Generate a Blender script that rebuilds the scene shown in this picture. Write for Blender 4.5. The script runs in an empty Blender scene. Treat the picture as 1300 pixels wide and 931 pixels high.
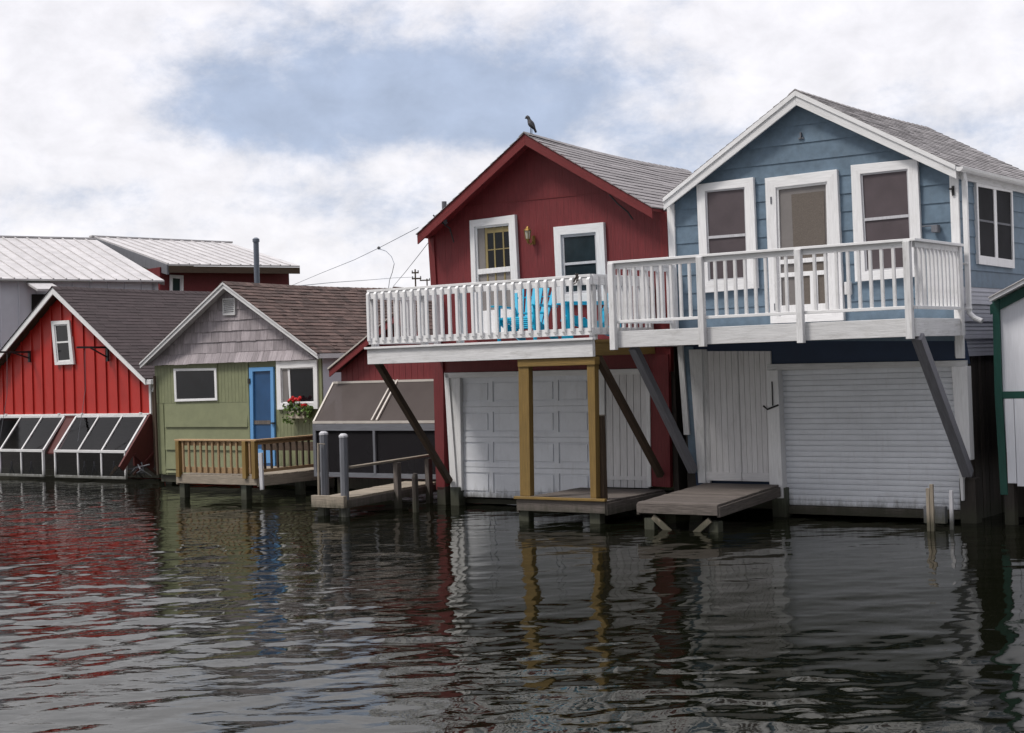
import bpy, math, random
import numpy as np
from mathutils import Vector, Matrix
random.seed(7)
R_ = math.radians
S = bpy.context.scene
# ------------------------------------------------------------ camera
FPX, ROLL, PITCH, HC = 1942.0, R_(1.89), R_(1.02), 2.35
PX0, PY0 = 650.0, 425.0
_r, _u, _f = Vector((1, 0, 0)), Vector((0, -math.sin(PITCH), math.cos(PITCH))), Vector((0, math.cos(PITCH), math.sin(PITCH)))
CR = math.cos(ROLL) * _r - math.sin(ROLL) * _u
CU = math.sin(ROLL) * _r + math.cos(ROLL) * _u
CF = _f
cam_d = bpy.data.cameras.new('camera'); cam = bpy.data.objects.new('camera', cam_d)
S.collection.objects.link(cam); S.camera = cam
cam.matrix_world = Matrix(((CR.x, CU.x, -CF.x, 0), (CR.y, CU.y, -CF.y, 0), (CR.z, CU.z, -CF.z, HC), (0, 0, 0, 1)))
cam_d.sensor_width = 36; cam_d.lens = FPX / 1300 * 36; cam_d.shift_y = -40.5 / 1300
cam_d.clip_start = 0.1; cam_d.clip_end = 5000
# ------------------------------------------------------------ world
SUN_EL, SUN_AZ = R_(56), math.atan2(-0.95, -0.30)      # azimuth from +Y towards +X
W = bpy.data.worlds.new('World'); S.world = W; W.use_nodes = True
nt = W.node_tree; nt.nodes.clear()
def N(nt, t, **k):
    n = nt.nodes.new(t)
    for a, b in k.items():
        if a == 'inp':
            for i, v in b.items(): n.inputs[i].default_value = v
        else: setattr(n, a, b)
    return n
def Lk(nt, a, b): nt.links.new(a, b)
def mth(nt, op, a, b=None, clamp=False):
    n = nt.nodes.new('ShaderNodeMath'); n.operation = op; n.use_clamp = clamp
    for i, v in enumerate((a, b)):
        if v is None: continue
        if isinstance(v, (int, float)): n.inputs[i].default_value = v
        else: nt.links.new(v, n.inputs[i])
    return n.outputs[0]
def build_world():
    tc = N(nt, 'ShaderNodeTexCoord'); sep = N(nt, 'ShaderNodeSeparateXYZ'); Lk(nt, tc.outputs['Generated'], sep.inputs[0])
    x, y, z = sep.outputs
    sky = N(nt, 'ShaderNodeTexSky', sky_type='NISHITA', sun_disc=False, sun_elevation=SUN_EL, sun_rotation=SUN_AZ)
    az = mth(nt, 'ARCTAN2', x, y)
    el = mth(nt, 'ARCSINE', z)
    cmb = N(nt, 'ShaderNodeCombineXYZ'); Lk(nt, az, cmb.inputs[0]); Lk(nt, mth(nt, 'MULTIPLY', el, 1.45), cmb.inputs[1])
    def noise(sc, det, rough, dist, off):
        v = N(nt, 'ShaderNodeVectorMath', operation='ADD'); Lk(nt, cmb.outputs[0], v.inputs[0]); v.inputs[1].default_value = off
        n = N(nt, 'ShaderNodeTexNoise'); n.inputs['Scale'].default_value = sc; n.inputs['Detail'].default_value = det
        n.inputs['Roughness'].default_value = rough; n.inputs['Distortion'].default_value = dist
        Lk(nt, v.outputs[0], n.inputs['Vector']); return n.outputs[0]
    big = noise(6.5, 10, .58, .15, (3.1, .4, 0)); fine = noise(19, 10, .64, .15, (1.7, 5.2, 0)); puff = noise(26, 8, .6, .2, (7.7, 2.2, 0))
    def blob(a0, e0, sa, se):
        da = mth(nt, 'DIVIDE', mth(nt, 'SUBTRACT', az, a0), sa); de = mth(nt, 'DIVIDE', mth(nt, 'SUBTRACT', el, e0), se)
        q = mth(nt, 'ADD', mth(nt, 'MULTIPLY', da, da), mth(nt, 'MULTIPLY', de, de))
        return mth(nt, 'POWER', 2.718, mth(nt, 'MULTIPLY', q, -1.0))
    g = mth(nt, 'MULTIPLY', blob(-.055, .182, .16, .034), .85)
    g = mth(nt, 'ADD', g, mth(nt, 'MULTIPLY', blob(-.17, .165, .07, .026), .75))
    g = mth(nt, 'ADD', g, mth(nt, 'MULTIPLY', blob(-.02, .148, .09, .014), .6))
    g = mth(nt, 'ADD', g, mth(nt, 'MULTIPLY', blob(.04, .215, .08, .02), .2))
    g = mth(nt, 'ADD', g, mth(nt, 'MULTIPLY', blob(-.09, .10, .07, .02), .26))
    g = mth(nt, 'ADD', g, mth(nt, 'MULTIPLY', blob(-.30, .115, .05, .02), .3))
    g = mth(nt, 'ADD', g, mth(nt, 'MULTIPLY', blob(.12, .13, .10, .022), .3))
    g = mth(nt, 'ADD', g, mth(nt, 'MULTIPLY', blob(.27, .14, .09, .03), .34))
    g = mth(nt, 'SUBTRACT', g, mth(nt, 'MULTIPLY', blob(-.31, .20, .09, .07), .55))
    g = mth(nt, 'ADD', g, mth(nt, 'MULTIPLY', mth(nt, 'SUBTRACT', big, .47), 2.1))
    g = mth(nt, 'ADD', g, mth(nt, 'MULTIPLY', mth(nt, 'SUBTRACT', fine, .5), 1.7))
    dens = N(nt, 'ShaderNodeMapRange', interpolation_type='SMOOTHSTEP', inp={1: 0.02, 2: 1.02}); Lk(nt, g, dens.inputs[0])
    mix = N(nt, 'ShaderNodeMix', data_type='RGBA'); Lk(nt, dens.outputs[0], mix.inputs[0])
    mix.inputs[6].default_value = (8.75, 8.55, 8.9, 1); mix.inputs[7].default_value = (4.2, 4.9, 6.4, 1)
    # overcast sky: brighter towards the zenith and round the veiled sun
    zb = N(nt, 'ShaderNodeMapRange', inp={1: .26, 2: .9, 3: 1.0, 4: SKY_ZENITH}); Lk(nt, z, zb.inputs[0])
    sc = N(nt, 'ShaderNodeVectorMath', operation='SCALE'); pf = N(nt, 'ShaderNodeMapRange', inp={1: .3, 2: .7, 3: .90, 4: 1.09}); Lk(nt, puff, pf.inputs[0])
    s0 = N(nt, 'ShaderNodeVectorMath', operation='SCALE'); Lk(nt, mix.outputs[2], s0.inputs[0]); Lk(nt, pf.outputs[0], s0.inputs['Scale']); Lk(nt, s0.outputs[0], sc.inputs[0])
    # sky darkened low down behind the camera, added to deepen shade under the balconies
    bk = N(nt, 'ShaderNodeMapRange', interpolation_type='SMOOTHSTEP', inp={1: .25, 2: -.35, 3: 0.0, 4: 1.0}); Lk(nt, y, bk.inputs[0])
    lw = N(nt, 'ShaderNodeMapRange', interpolation_type='SMOOTHSTEP', inp={1: .85, 2: .25, 3: 0.0, 4: SKY_BACK}); Lk(nt, z, lw.inputs[0])
    Lk(nt, mth(nt, 'MULTIPLY', zb.outputs[0], mth(nt, 'SUBTRACT', 1.0, mth(nt, 'MULTIPLY', bk.outputs[0], lw.outputs[0]))), sc.inputs['Scale'])
    m2 = N(nt, 'ShaderNodeMix', data_type='RGBA', inp={0: .9}); Lk(nt, sky.outputs[0], m2.inputs[6]); Lk(nt, sc.outputs[0], m2.inputs[7])
    bg = N(nt, 'ShaderNodeBackground'); bg.inputs[1].default_value = .1; Lk(nt, m2.outputs[2], bg.inputs[0])
    out = N(nt, 'ShaderNodeOutputWorld'); Lk(nt, bg.outputs[0], out.inputs[0])
SKY_ZENITH = 1.7; SKY_BACK = .74
build_world()
sl = bpy.data.lights.new('sun', 'SUN'); so = bpy.data.objects.new('sun', sl); S.collection.objects.link(so)
sl.energy = 2.6; sl.angle = R_(13); sl.color = (1, .95, .88)
sd = Vector((math.sin(SUN_AZ) * math.cos(SUN_EL), math.cos(SUN_AZ) * math.cos(SUN_EL), math.sin(SUN_EL)))
so.rotation_euler = sd.to_track_quat('Z', 'Y').to_euler()
S.view_settings.view_transform = 'Standard'; S.view_settings.look = 'None'; S.view_settings.exposure = 0.2; S.view_settings.gamma = 1
# ------------------------------------------------------------ frames
class Frame:
    def __init__(s, ox, oy, deg):
        s.a = R_(deg); s.o = Vector((ox, oy, 0)); s.e = Vector((math.cos(s.a), -math.sin(s.a), 0)); s.n = Vector((-math.sin(s.a), -math.cos(s.a), 0))
    def world(s, u, w, z): return s.o + s.e * u + s.n * w + Vector((0, 0, z))
    def ray(s, px, py):
        d = CF * FPX + CR * (px - PX0) + CU * (PY0 - py)
        c = Vector((0, 0, HC)) - s.o
        return c.dot(s.e), c.dot(s.n), HC, d.dot(s.e), d.dot(s.n), d.z
    def w(s, p, w):                    # sight line met with the vertical plane w -> (u,z)
        u0, w0, z0, du, dw, dz = s.ray(*p); t = (w - w0) / dw; return (u0 + du * t, z0 + dz * t)
    def u(s, p, u):                    # ... with the plane u -> (w,z)
        u0, w0, z0, du, dw, dz = s.ray(*p); t = (u - u0) / du; return (w0 + dw * t, z0 + dz * t)
    def z(s, p, z):                    # ... with the level z -> (u,w)
        u0, w0, z0, du, dw, dz = s.ray(*p); t = (z - z0) / dz; return (u0 + du * t, w0 + dw * t)
FM = Frame(0, 24.8, 36.0)
FR = Frame(-10.4, 46.0, -36.87)
def Z(ox, oy, k): return lambda x, y: (ox + x * k, oy + y * k)
A, B, C, D4, E4, G4 = Z(840, 100, .25), Z(975, 180, .25), Z(770, 300, .25), Z(975, 390, .25), Z(0, 450, .25), Z(0, 290, .25)
H4, I4, J4, K4, L4, M4 = Z(1140, 560, .1504), Z(200, 530, .1538), Z(1160, 340, .2365), Z(780, 560, .1846), Z(590, 270, .1538), Z(460, 340, .1538)
N4, Q4, T4, T5, T2, T3, B7 = Z(730, 380, .1308), Z(390, 530, .1538), Z(460, 140, .3231), Z(540, 420, .2901), Z(170, 340, .333), Z(380, 380, .3008), Z(780, 380, .4)
O_ = Z(0, 0, 1)
def zz(f, *v): return [f(v[i], v[i + 1]) for i in range(0, len(v), 2)]
# ------------------------------------------------------------ materials
MATS = {}
def mat(name, col, rough=.6, kind='paint', var=.10, bump=.15, grain=0, col2=None, spec=.4, dirt=.0, dcol=(.05, .045, .035), metal=0, rnd=.25, scale=1.0):
    if name in MATS: return MATS[name]
    m = bpy.data.materials.new(name); MATS[name] = m; m.use_nodes = True; t = m.node_tree; stain = (.85 if kind == 'paint' else 0) if 'shingle' not in name else 0
    b = t.nodes['Principled BSDF']; b.inputs['Roughness'].default_value = rough; b.inputs['Metallic'].default_value = metal
    b.inputs['Specular IOR Level'].default_value = spec
    uv = N(t, 'ShaderNodeUVMap'); uv.uv_map = 'UVMap'
    mp = N(t, 'ShaderNodeMapping'); Lk(t, uv.outputs[0], mp.inputs[0])
    s = (1, 1, 1) if not grain else (22, 1.2, 1)
    mp.inputs['Scale'].default_value = [a * scale for a in s]
    at = N(t, 'ShaderNodeAttribute'); at.attribute_name = 'rnd'
    off = N(t, 'ShaderNodeVectorMath', operation='SCALE'); Lk(t, at.outputs['Vector'], off.inputs[0]); off.inputs['Scale'].default_value = 37.0
    ad = N(t, 'ShaderNodeVectorMath', operation='ADD'); Lk(t, mp.outputs[0], ad.inputs[0]); Lk(t, off.outputs[0], ad.inputs[1])
    n1 = N(t, 'ShaderNodeTexNoise', inp={'Scale': 3.0 if grain else 2.2, 'Detail': 7.0, 'Roughness': .62}); Lk(t, ad.outputs[0], n1.inputs['Vector'])
    geo = N(t, 'ShaderNodeTexCoord')
    n2 = N(t, 'ShaderNodeTexNoise', inp={'Scale': 1.1, 'Detail': 5.0, 'Roughness': .65}); Lk(t, geo.outputs['Object'], n2.inputs['Vector'])
    n3 = N(t, 'ShaderNodeTexNoise', inp={'Scale': 45.0, 'Detail': 3.0}); Lk(t, geo.outputs['Object'], n3.inputs['Vector'])
    c2 = col2 or tuple(max(0, c * (1 - 2.2 * var)) for c in col)
    mx = N(t, 'ShaderNodeMix', data_type='RGBA'); mx.inputs[6].default_value = (*col, 1); mx.inputs[7].default_value = (*c2, 1)
    r1 = N(t, 'ShaderNodeMapRange', inp={1: .34, 2: .68}); Lk(t, n1.outputs[0], r1.inputs[0]); Lk(t, r1.outputs[0], mx.inputs[0])
    # per-board value shift
    sx = N(t, 'ShaderNodeSeparateXYZ'); Lk(t, at.outputs['Vector'], sx.inputs[0])
    v = mth(t, 'ADD', mth(t, 'MULTIPLY', sx.outputs[0], rnd), 1 - rnd / 2)
    v = mth(t, 'MULTIPLY', v, mth(t, 'ADD', mth(t, 'MULTIPLY', n2.outputs[0], var * 1.4), 1 - var * .7))
    sc = N(t, 'ShaderNodeVectorMath', operation='SCALE'); Lk(t, mx.outputs[2], sc.inputs[0]); Lk(t, v, sc.inputs['Scale'])
    cur = sc.outputs[0]
    if dirt:
        mp2 = N(t, 'ShaderNodeMapping'); Lk(t, uv.outputs[0], mp2.inputs[0]); mp2.inputs['Scale'].default_value = (6, 1.2, 1)
        n4 = N(t, 'ShaderNodeTexNoise', inp={'Scale': 2.0, 'Detail': 8.0, 'Roughness': .72}); Lk(t, mp2.outputs[0], n4.inputs['Vector'])
        r4 = N(t, 'ShaderNodeMapRange', inp={1: .52, 2: .78, 3: 0.0, 4: dirt}); Lk(t, n4.outputs[0], r4.inputs[0])
        md = N(t, 'ShaderNodeMix', data_type='RGBA'); Lk(t, r4.outputs[0], md.inputs[0]); Lk(t, cur, md.inputs[6]); md.inputs[7].default_value = (*dcol, 1)
        cur = md.outputs[2]
    # algae and mud left by the lake near the waterline
    gp = N(t, 'ShaderNodeNewGeometry'); sz = N(t, 'ShaderNodeSeparateXYZ'); Lk(t, gp.outputs['Position'], sz.inputs[0])
    mps = N(t, 'ShaderNodeMapping'); Lk(t, geo.outputs['Object'], mps.inputs[0]); mps.inputs['Scale'].default_value = (5, 5, 1.2)
    ns = N(t, 'ShaderNodeTexNoise', inp={'Scale': 2.2, 'Detail': 6.0, 'Roughness': .7}); Lk(t, mps.outputs[0], ns.inputs['Vector'])
    hz = mth(t, 'SUBTRACT', sz.outputs[2], mth(t, 'MULTIPLY', mth(t, 'SUBTRACT', ns.outputs[0], .5), .45))
    rs = N(t, 'ShaderNodeMapRange', interpolation_type='SMOOTHSTEP', inp={1: .31, 2: .06, 3: 0.0, 4: stain}); Lk(t, hz, rs.inputs[0])
    ms = N(t, 'ShaderNodeMix', data_type='RGBA'); Lk(t, rs.outputs[0], ms.inputs[0]); Lk(t, cur, ms.inputs[6]); ms.inputs[7].default_value = (.035, .036, .022, 1)
    cur = ms.outputs[2]
    Lk(t, cur, b.inputs['Base Color'])
    bp = N(t, 'ShaderNodeBump', inp={'Strength': bump, 'Distance': .01})
    Lk(t, mth(t, 'ADD', n1.outputs[0], mth(t, 'MULTIPLY', n3.outputs[0], .4)), bp.inputs['Height']); Lk(t, bp.outputs[0], b.inputs['Normal'])
    return m
def glass_dark(name, col=(.010, .011, .014), rough=.03, spec=.6):
    return mat(name, col, rough, var=.2, bump=.10, spec=spec, rnd=.1)
def glass_clear(name):
    m = bpy.data.materials.new(name); m.use_nodes = True; t = m.node_tree; t.nodes.clear()
    tr = N(t, 'ShaderNodeBsdfTransparent'); tr.inputs[0].default_value = (.38, .38, .41, 1)
    gl = N(t, 'ShaderNodeBsdfGlossy'); gl.inputs['Roughness'].default_value = .05
    fr = N(t, 'ShaderNodeFresnel'); fr.inputs[0].default_value = 1.5
    mx = N(t, 'ShaderNodeMixShader'); Lk(t, mth(t, 'MULTIPLY', fr.outputs[0], .6), mx.inputs[0]); Lk(t, tr.outputs[0], mx.inputs[1]); Lk(t, gl.outputs[0], mx.inputs[2])
    o = N(t, 'ShaderNodeOutputMaterial'); Lk(t, mx.outputs[0], o.inputs[0]); return m
def screen_mat(name, col, alpha):
    m = bpy.data.materials.new(name); m.use_nodes = True; t = m.node_tree; t.nodes.clear()
    tr = N(t, 'ShaderNodeBsdfTransparent'); df = N(t, 'ShaderNodeBsdfPrincipled'); df.inputs['Base Color'].default_value = (*col, 1); df.inputs['Roughness'].default_value = .8; df.inputs['Specular IOR Level'].default_value = .12
    tc = N(t, 'ShaderNodeTexCoord'); n = N(t, 'ShaderNodeTexNoise', inp={'Scale': 2.3, 'Detail': 5.0}); Lk(t, tc.outputs['Object'], n.inputs[0])
    a = mth(t, 'ADD', mth(t, 'MULTIPLY', mth(t, 'SUBTRACT', n.outputs[0], .5), .35), alpha, True)
    mx = N(t, 'ShaderNodeMixShader'); Lk(t, a, mx.inputs[0]); Lk(t, tr.outputs[0], mx.inputs[1]); Lk(t, df.outputs[0], mx.inputs[2])
    o = N(t, 'ShaderNodeOutputMaterial'); Lk(t, mx.outputs[0], o.inputs[0]); return m
WHITE = mat('white_paint', (.74, .74, .75), .5, var=.07, grain=1, bump=.2, dirt=.42, dcol=(.36, .34, .31), rnd=.08)
WHITEW = mat('weathered_white_paint', (.67, .67, .68), .6, var=.10, grain=1, bump=.3, dirt=.7, dcol=(.25, .24, .22), rnd=.18)
GREYW = mat('weathered_grey_paint', (.50, .50, .53), .7, var=.10, grain=1, bump=.3, dirt=.5, dcol=(.2, .2, .2), rnd=.12)
DOORW = mat('garage_door_white', (.70, .72, .77), .45, var=.06, bump=.08, dirt=.30, dcol=(.34, .32, .30), rnd=.05)
PLANKW = mat('plank_door_white', (.66, .65, .66), .55, var=.07, grain=1, bump=.2, dirt=.35, dcol=(.28, .24, .22), rnd=.10)
BLUE = mat('blue_siding', (.124, .183, .246), .62, var=.13, grain=0, bump=.14, dirt=.34, dcol=(.15, .19, .225), rnd=.12, scale=3)
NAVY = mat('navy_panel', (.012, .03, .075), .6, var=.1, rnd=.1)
RED = mat('dark_red_siding', (.165, .018, .022), .62, var=.17, grain=1, bump=.45, dirt=.38, dcol=(.11, .03, .03), rnd=.14)
REDT = mat('dark_red_trim', (.16, .014, .016), .6, var=.14, grain=1, bump=.3, dirt=.3, dcol=(.05, .01, .01), rnd=.15)
BARN = mat('bright_red_metal', (.40, .020, .014), .45, var=.06, bump=.05, dirt=.12, dcol=(.25, .02, .015), rnd=.05)
DRED = mat('maroon_boards', (.085, .014, .013), .65, var=.15, grain=1, bump=.4, dirt=.3, dcol=(.03, .012, .01), rnd=.3)
GREEN = mat('sage_siding', (.195, .210, .118), .62, var=.08, grain=0, bump=.12, dirt=.25, dcol=(.12, .14, .07), rnd=.08, scale=2)
SHAKE = mat('grey_cedar_shakes', (.37, .33, .35), .85, var=.2, grain=1, bump=.8, rnd=.42, dirt=.5, dcol=(.13, .10, .10))
SKYB = mat('sky_blue_paint', (.11, .29, .56), .5, var=.05, rnd=.05, grain=1, bump=.1)
DBLUE = mat('deep_blue_door', (.022, .075, .18), .35, var=.1, rnd=.05)
TURQ = mat('turquoise_plastic', (.0, .36, .56), .4, var=.04, bump=.03, rnd=.1)
SH_BLUE = mat('grey_shingles', (.29, .275, .282), .9, var=.16, bump=.7, rnd=.5, scale=14)
SH_RED = mat('weathered_grey_shingles', (.26, .245, .252), .9, var=.16, bump=.7, rnd=.26, scale=14)
SH_BARN = mat('plum_brown_shingles', (.050, .036, .038), .9, var=.14, bump=.6, rnd=.30, scale=14)
SH_GREEN = mat('brown_shingles', (.092, .058, .050), .9, var=.2, bump=.7, rnd=.85, scale=14)
TIN = mat('galvanised_roof', (.50, .485, .49), .6, var=.12, bump=.08, dirt=.3, dcol=(.33, .28, .27), rnd=.12, metal=.15)
TINW = mat('white_metal_wall', (.56, .58, .63), .5, var=.05, bump=.05, dirt=.2, dcol=(.4, .38, .38), rnd=.06)
TREATED = mat('treated_timber', (.215, .135, .036), .65, var=.16, grain=1, bump=.4, dirt=.3, dcol=(.14, .09, .04), rnd=.2)
TREATED2 = mat('tan_cedar', (.36, .235, .125), .7, var=.16, grain=1, bump=.4, dirt=.3, dcol=(.18, .12, .07), rnd=.25)
BROWNW = mat('brown_brace_timber', (.075, .048, .03), .75, var=.2, grain=1, bump=.4, rnd=.2)
GREYWOOD = mat('silvered_wood', (.125, .106, .096), .85, var=.22, grain=1, bump=.8, dirt=.4, dcol=(.09, .08, .07), rnd=.40)
PALEWOOD = mat('pale_dry_wood', (.31, .265, .21), .85, var=.2, grain=1, bump=.8, dirt=.4, dcol=(.15, .13, .11), rnd=.3)
BRACEG = mat('dark_grey_brace', (.20, .20, .225), .75, var=.15, grain=1, bump=.4, dirt=.4, dcol=(.09, .09, .09), rnd=.1)
GREYPOST = mat('grey_post', (.145, .15, .17), .75, var=.15, grain=1, bump=.4, dirt=.3, dcol=(.08, .08, .09), rnd=.1)
WETWOOD = mat('wet_algae_timber', (.10, .11, .085), .7, var=.3, grain=1, bump=.7, dirt=.8, dcol=(.03, .035, .02), rnd=.3)
DARKW = mat('dark_wet_and_shaded_boards', (.045, .036, .03), .7, var=.25, grain=1, bump=.6, dirt=.6, dcol=(.008, .008, .007), rnd=.7)  # dark wet wood; its colour also stands in for shade behind and between buildings
DARK = mat('dark_interior', (.012, .011, .011), .9, var=.2, rnd=.2)
PANE = glass_dark('window_glass')
PANE2 = glass_dark('bluish_window_glass', (.02, .032, .04), .05, .6)
SCREENB = mat('brown_window_screen', (.085, .068, .075), .5, var=.12, bump=.1, spec=.3, rnd=.1)
SCRD = mat('dark_window_screen', (.018, .018, .022), .7, spec=.1, var=.2, rnd=.1)
DSCREEN = mat('woven_door_blind', (.125, .105, .09), .75, var=.09, bump=.5, rnd=.1, scale=22)
CURT = mat('grey_panel_behind_screen', (.20, .185, .18), .6, var=.1)
BLACK = mat('black_iron', (.012, .012, .013), .5, spec=.5, rnd=.1)
BRASS = mat('aged_brass', (.28, .17, .05), .4, metal=.7, rnd=.2)
AMBER = mat('frosted_glass', (.45, .42, .34), .2, rnd=.1)
ALU = mat('pale_aluminium_trim', (.52, .48, .44), .4, metal=.2, dirt=.5, dcol=(.2, .15, .1), rnd=.15)
GTRIM = mat('forest_green_trim', (.003, .060, .045), .5, var=.15, grain=1, bump=.2, rnd=.1)
WPANEL = mat('white_plywood', (.66, .67, .72), .55, var=.05, grain=1, bump=.1, dirt=.12, dcol=(.4, .4, .42), rnd=.05)
CORR = mat('grey_corrugated_sheet', (.36, .37, .42), .45, metal=.2, var=.08, dirt=.3, dcol=(.2, .19, .19), rnd=.1)
YEL = mat('yellow_muntin', (.26, .205, .09), .5, rnd=.05)
LEAF = mat('geranium_leaf', (.10, .17, .03), .6, var=.3, rnd=.8)
PETAL = mat('red_petal', (.62, .012, .015), .6, rnd=.3)
TERRA = mat('planter_box', (.45, .40, .32), .8, var=.1, grain=1, bump=.4, dirt=.4)
CLEAR = glass_clear('clear_glass')
MESHT = screen_mat('taupe_screen_mesh', (.075, .063, .060), .94)
MESHD = screen_mat('dark_screen_mesh', (.012, .011, .013), .9)
BIRDM = mat('dark_feathers', (.022, .021, .028), .6, var=.3, rnd=.2)
CONC = mat('grey_pipe', (.14, .16, .20), .5, metal=.3, rnd=.1)
# ------------------------------------------------------------ mesh builder (authored in frame coordinates: u, w, z)
class MB:
    def __init__(s): s.v = []; s.f = []; s.uv = []; s.c = []
    def face(s, pts, r, grain=None):
        """pts: (u,w,z) tuples -> stored as local (u,-w,z)"""
        P = [Vector((p[0], -p[1], p[2])) for p in pts]
        n = Vector((0, 0, 0))
        for i in range(len(P)):
            a, b = P[i], P[(i + 1) % len(P)]
            n += Vector(((a.y - b.y) * (a.z + b.z), (a.z - b.z) * (a.x + b.x), (a.x - b.x) * (a.y + b.y)))
        if n.length < 1e-10: return
        n.normalize()
        if grain is not None:
            g = Vector((grain[0], -grain[1], grain[2])).normalized(); b_ = g - n * g.dot(n)
            if b_.length < .2: b_ = n.orthogonal()
            b_.normalize(); t = b_.cross(n)
        else:
            t = Vector((0, 0, 1)).cross(n)
            t = Vector((1, 0, 0)) if t.length < 1e-3 else t.normalized()
            b_ = n.cross(t)
        i0 = len(s.v); s.v += [tuple(p) for p in P]; s.f.append(tuple(range(i0, i0 + len(P))))
        s.uv += [(p.dot(t), p.dot(b_)) for p in P]; s.c += [r] * len(P)
    def prism(s, poly, w0, w1, grain=None, r=None):
        """polygon of (u,z) extruded from w0 (back) to w1 (front)"""
        r = r or (random.random(), random.random(), random.random())
        a = sum(poly[i][0] * poly[(i + 1) % len(poly)][1] - poly[(i + 1) % len(poly)][0] * poly[i][1] for i in range(len(poly)))
        if a < 0: poly = poly[::-1]
        if w0 > w1: w0, w1 = w1, w0
        if grain == 'long':
            L = max(((poly[(i + 1) % len(poly)][0] - poly[i][0], poly[(i + 1) % len(poly)][1] - poly[i][1]) for i in range(len(poly))), key=lambda q: q[0] ** 2 + q[1] ** 2)
            grain = (L[0], 0, L[1])
        F = [(u, w1, z) for u, z in poly]; K = [(u, w0, z) for u, z in poly]
        s.face(F, r, grain); s.face(K[::-1], r, grain)
        for i in range(len(poly)):
            j = (i + 1) % len(poly); s.face([F[i], K[i], K[j], F[j]], r, grain)
    def hexa(s, b, t, grain=None, r=None):
        """8 corners: bottom 4 and top 4 loops (u,w,z), bottom loop counter-clockwise seen from above in (u,-w)"""
        r = r or (random.random(), random.random(), random.random())
        s.face(b[::-1], r, grain); s.face(t, r, grain)
        for i in range(4):
            j = (i + 1) % 4; s.face([b[i], b[j], t[j], t[i]], r, grain)
    def box(s, u0, u1, w0, w1, z0, z1, grain=None, r=None):
        s.prism([(u0, z0), (u1, z0), (u1, z1), (u0, z1)], w0, w1, grain, r)
    def beam(s, p0, p1, a, b, up=(0, 0, 1), r=None):
        """rectangular bar p0->p1; a = width sideways, b = depth along up"""
        p0, p1 = Vector(p0), Vector(p1); d = (p1 - p0).normalized(); up = Vector(up)
        sd = d.cross(up)
        if sd.length < 1e-3: sd = d.cross(Vector((0, 1, 0)))
        sd.normalize(); up = sd.cross(d).normalized()
        c = [(-1, -1), (1, -1), (1, 1), (-1, 1)]
        l0 = [tuple(p0 + sd * x * a / 2 + up * y * b / 2) for x, y in c]; l1 = [tuple(p1 + sd * x * a / 2 + up * y * b / 2) for x, y in c]
        r = r or (random.random(), random.random(), random.random()); g = tuple(d)
        s.face(l0, r, g); s.face(l1[::-1], r, g)
        for i in range(4):
            j = (i + 1) % 4; s.face([l0[i], l1[i], l1[j], l0[j]], r, g)
    def tube(s, pts, rad, n=8, cap=True):
        r = (random.random(), random.random(), random.random()); rings = []
        pts = [Vector(p) for p in pts]
        rads = rad if isinstance(rad, (list, tuple)) else [rad] * len(pts)
        for i, p in enumerate(pts):
            d = (pts[min(i + 1, len(pts) - 1)] - pts[max(i - 1, 0)]).normalized()
            x = d.orthogonal().normalized() if i == 0 else (x - d * x.dot(d)).normalized()
            y = d.cross(x)
            rings.append([tuple(p + (x * math.cos(2 * math.pi * k / n) + y * math.sin(2 * math.pi * k / n)) * rads[i]) for k in range(n)])
        for a, b in zip(rings, rings[1:]):
            for k in range(n):
                j = (k + 1) % n; s.face([a[k], b[k], b[j], a[j]], r)
        if cap: s.face(rings[0], r); s.face(rings[-1][::-1], r)
def clip(poly, a, b, c):
    """keep a*x+b*y<=c"""
    out = []
    for i in range(len(poly)):
        p, q = poly[i], poly[(i + 1) % len(poly)]
        dp, dq = a * p[0] + b * p[1] - c, a * q[0] + b * q[1] - c
        if dp <= 0: out.append(p)
        if (dp < 0 < dq) or (dq < 0 < dp):
            t = dp / (dp - dq); out.append((p[0] + (q[0] - p[0]) * t, p[1] + (q[1] - p[1]) * t))
    return out
def lap(mb, poly, zs, w, lift=.02, back=.05, axis='w', const=0.0):
    """lap siding: convex polygon (x,z) split into courses at heights zs; bottom edges stand proud"""
    zs = sorted(zs); zmin = min(p[1] for p in poly); zmax = max(p[1] for p in poly)
    zs = [zmin - .001] + [q for q in zs if zmin + .01 < q < zmax - .01] + [zmax + .001]
    for z0, z1 in zip(zs, zs[1:]):
        pc = clip(clip(poly, 0, -1, -z0), 0, 1, z1)
        if len(pc) < 3: continue
        r = (random.random(), random.random(), random.random())
        def fw(z): return w + lift * (1 - (z - z0) / (z1 - z0)) + .002
        a = sum(pc[i][0] * pc[(i + 1) % len(pc)][1] - pc[(i + 1) % len(pc)][0] * pc[i][1] for i in range(len(pc)))
        if a < 0: pc = pc[::-1]
        if axis == 'w': F = [(x, fw(z), z) for x, z in pc]; K = [(x, w - back, z) for x, z in pc]
        else: F = [(const + (fw(z) - w), x, z) for x, z in pc]; K = [(const - back, x, z) for x, z in pc]
        if axis != 'w': F = F[::-1]; K = K[::-1]
        mb.face(F, r)
        for i in range(len(F)):
            j = (i + 1) % len(F); mb.face([F[i], K[i], K[j], F[j]], r)
def ln(a, b, t): return tuple(a[i] + (b[i] - a[i]) * t for i in range(len(a)))
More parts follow.
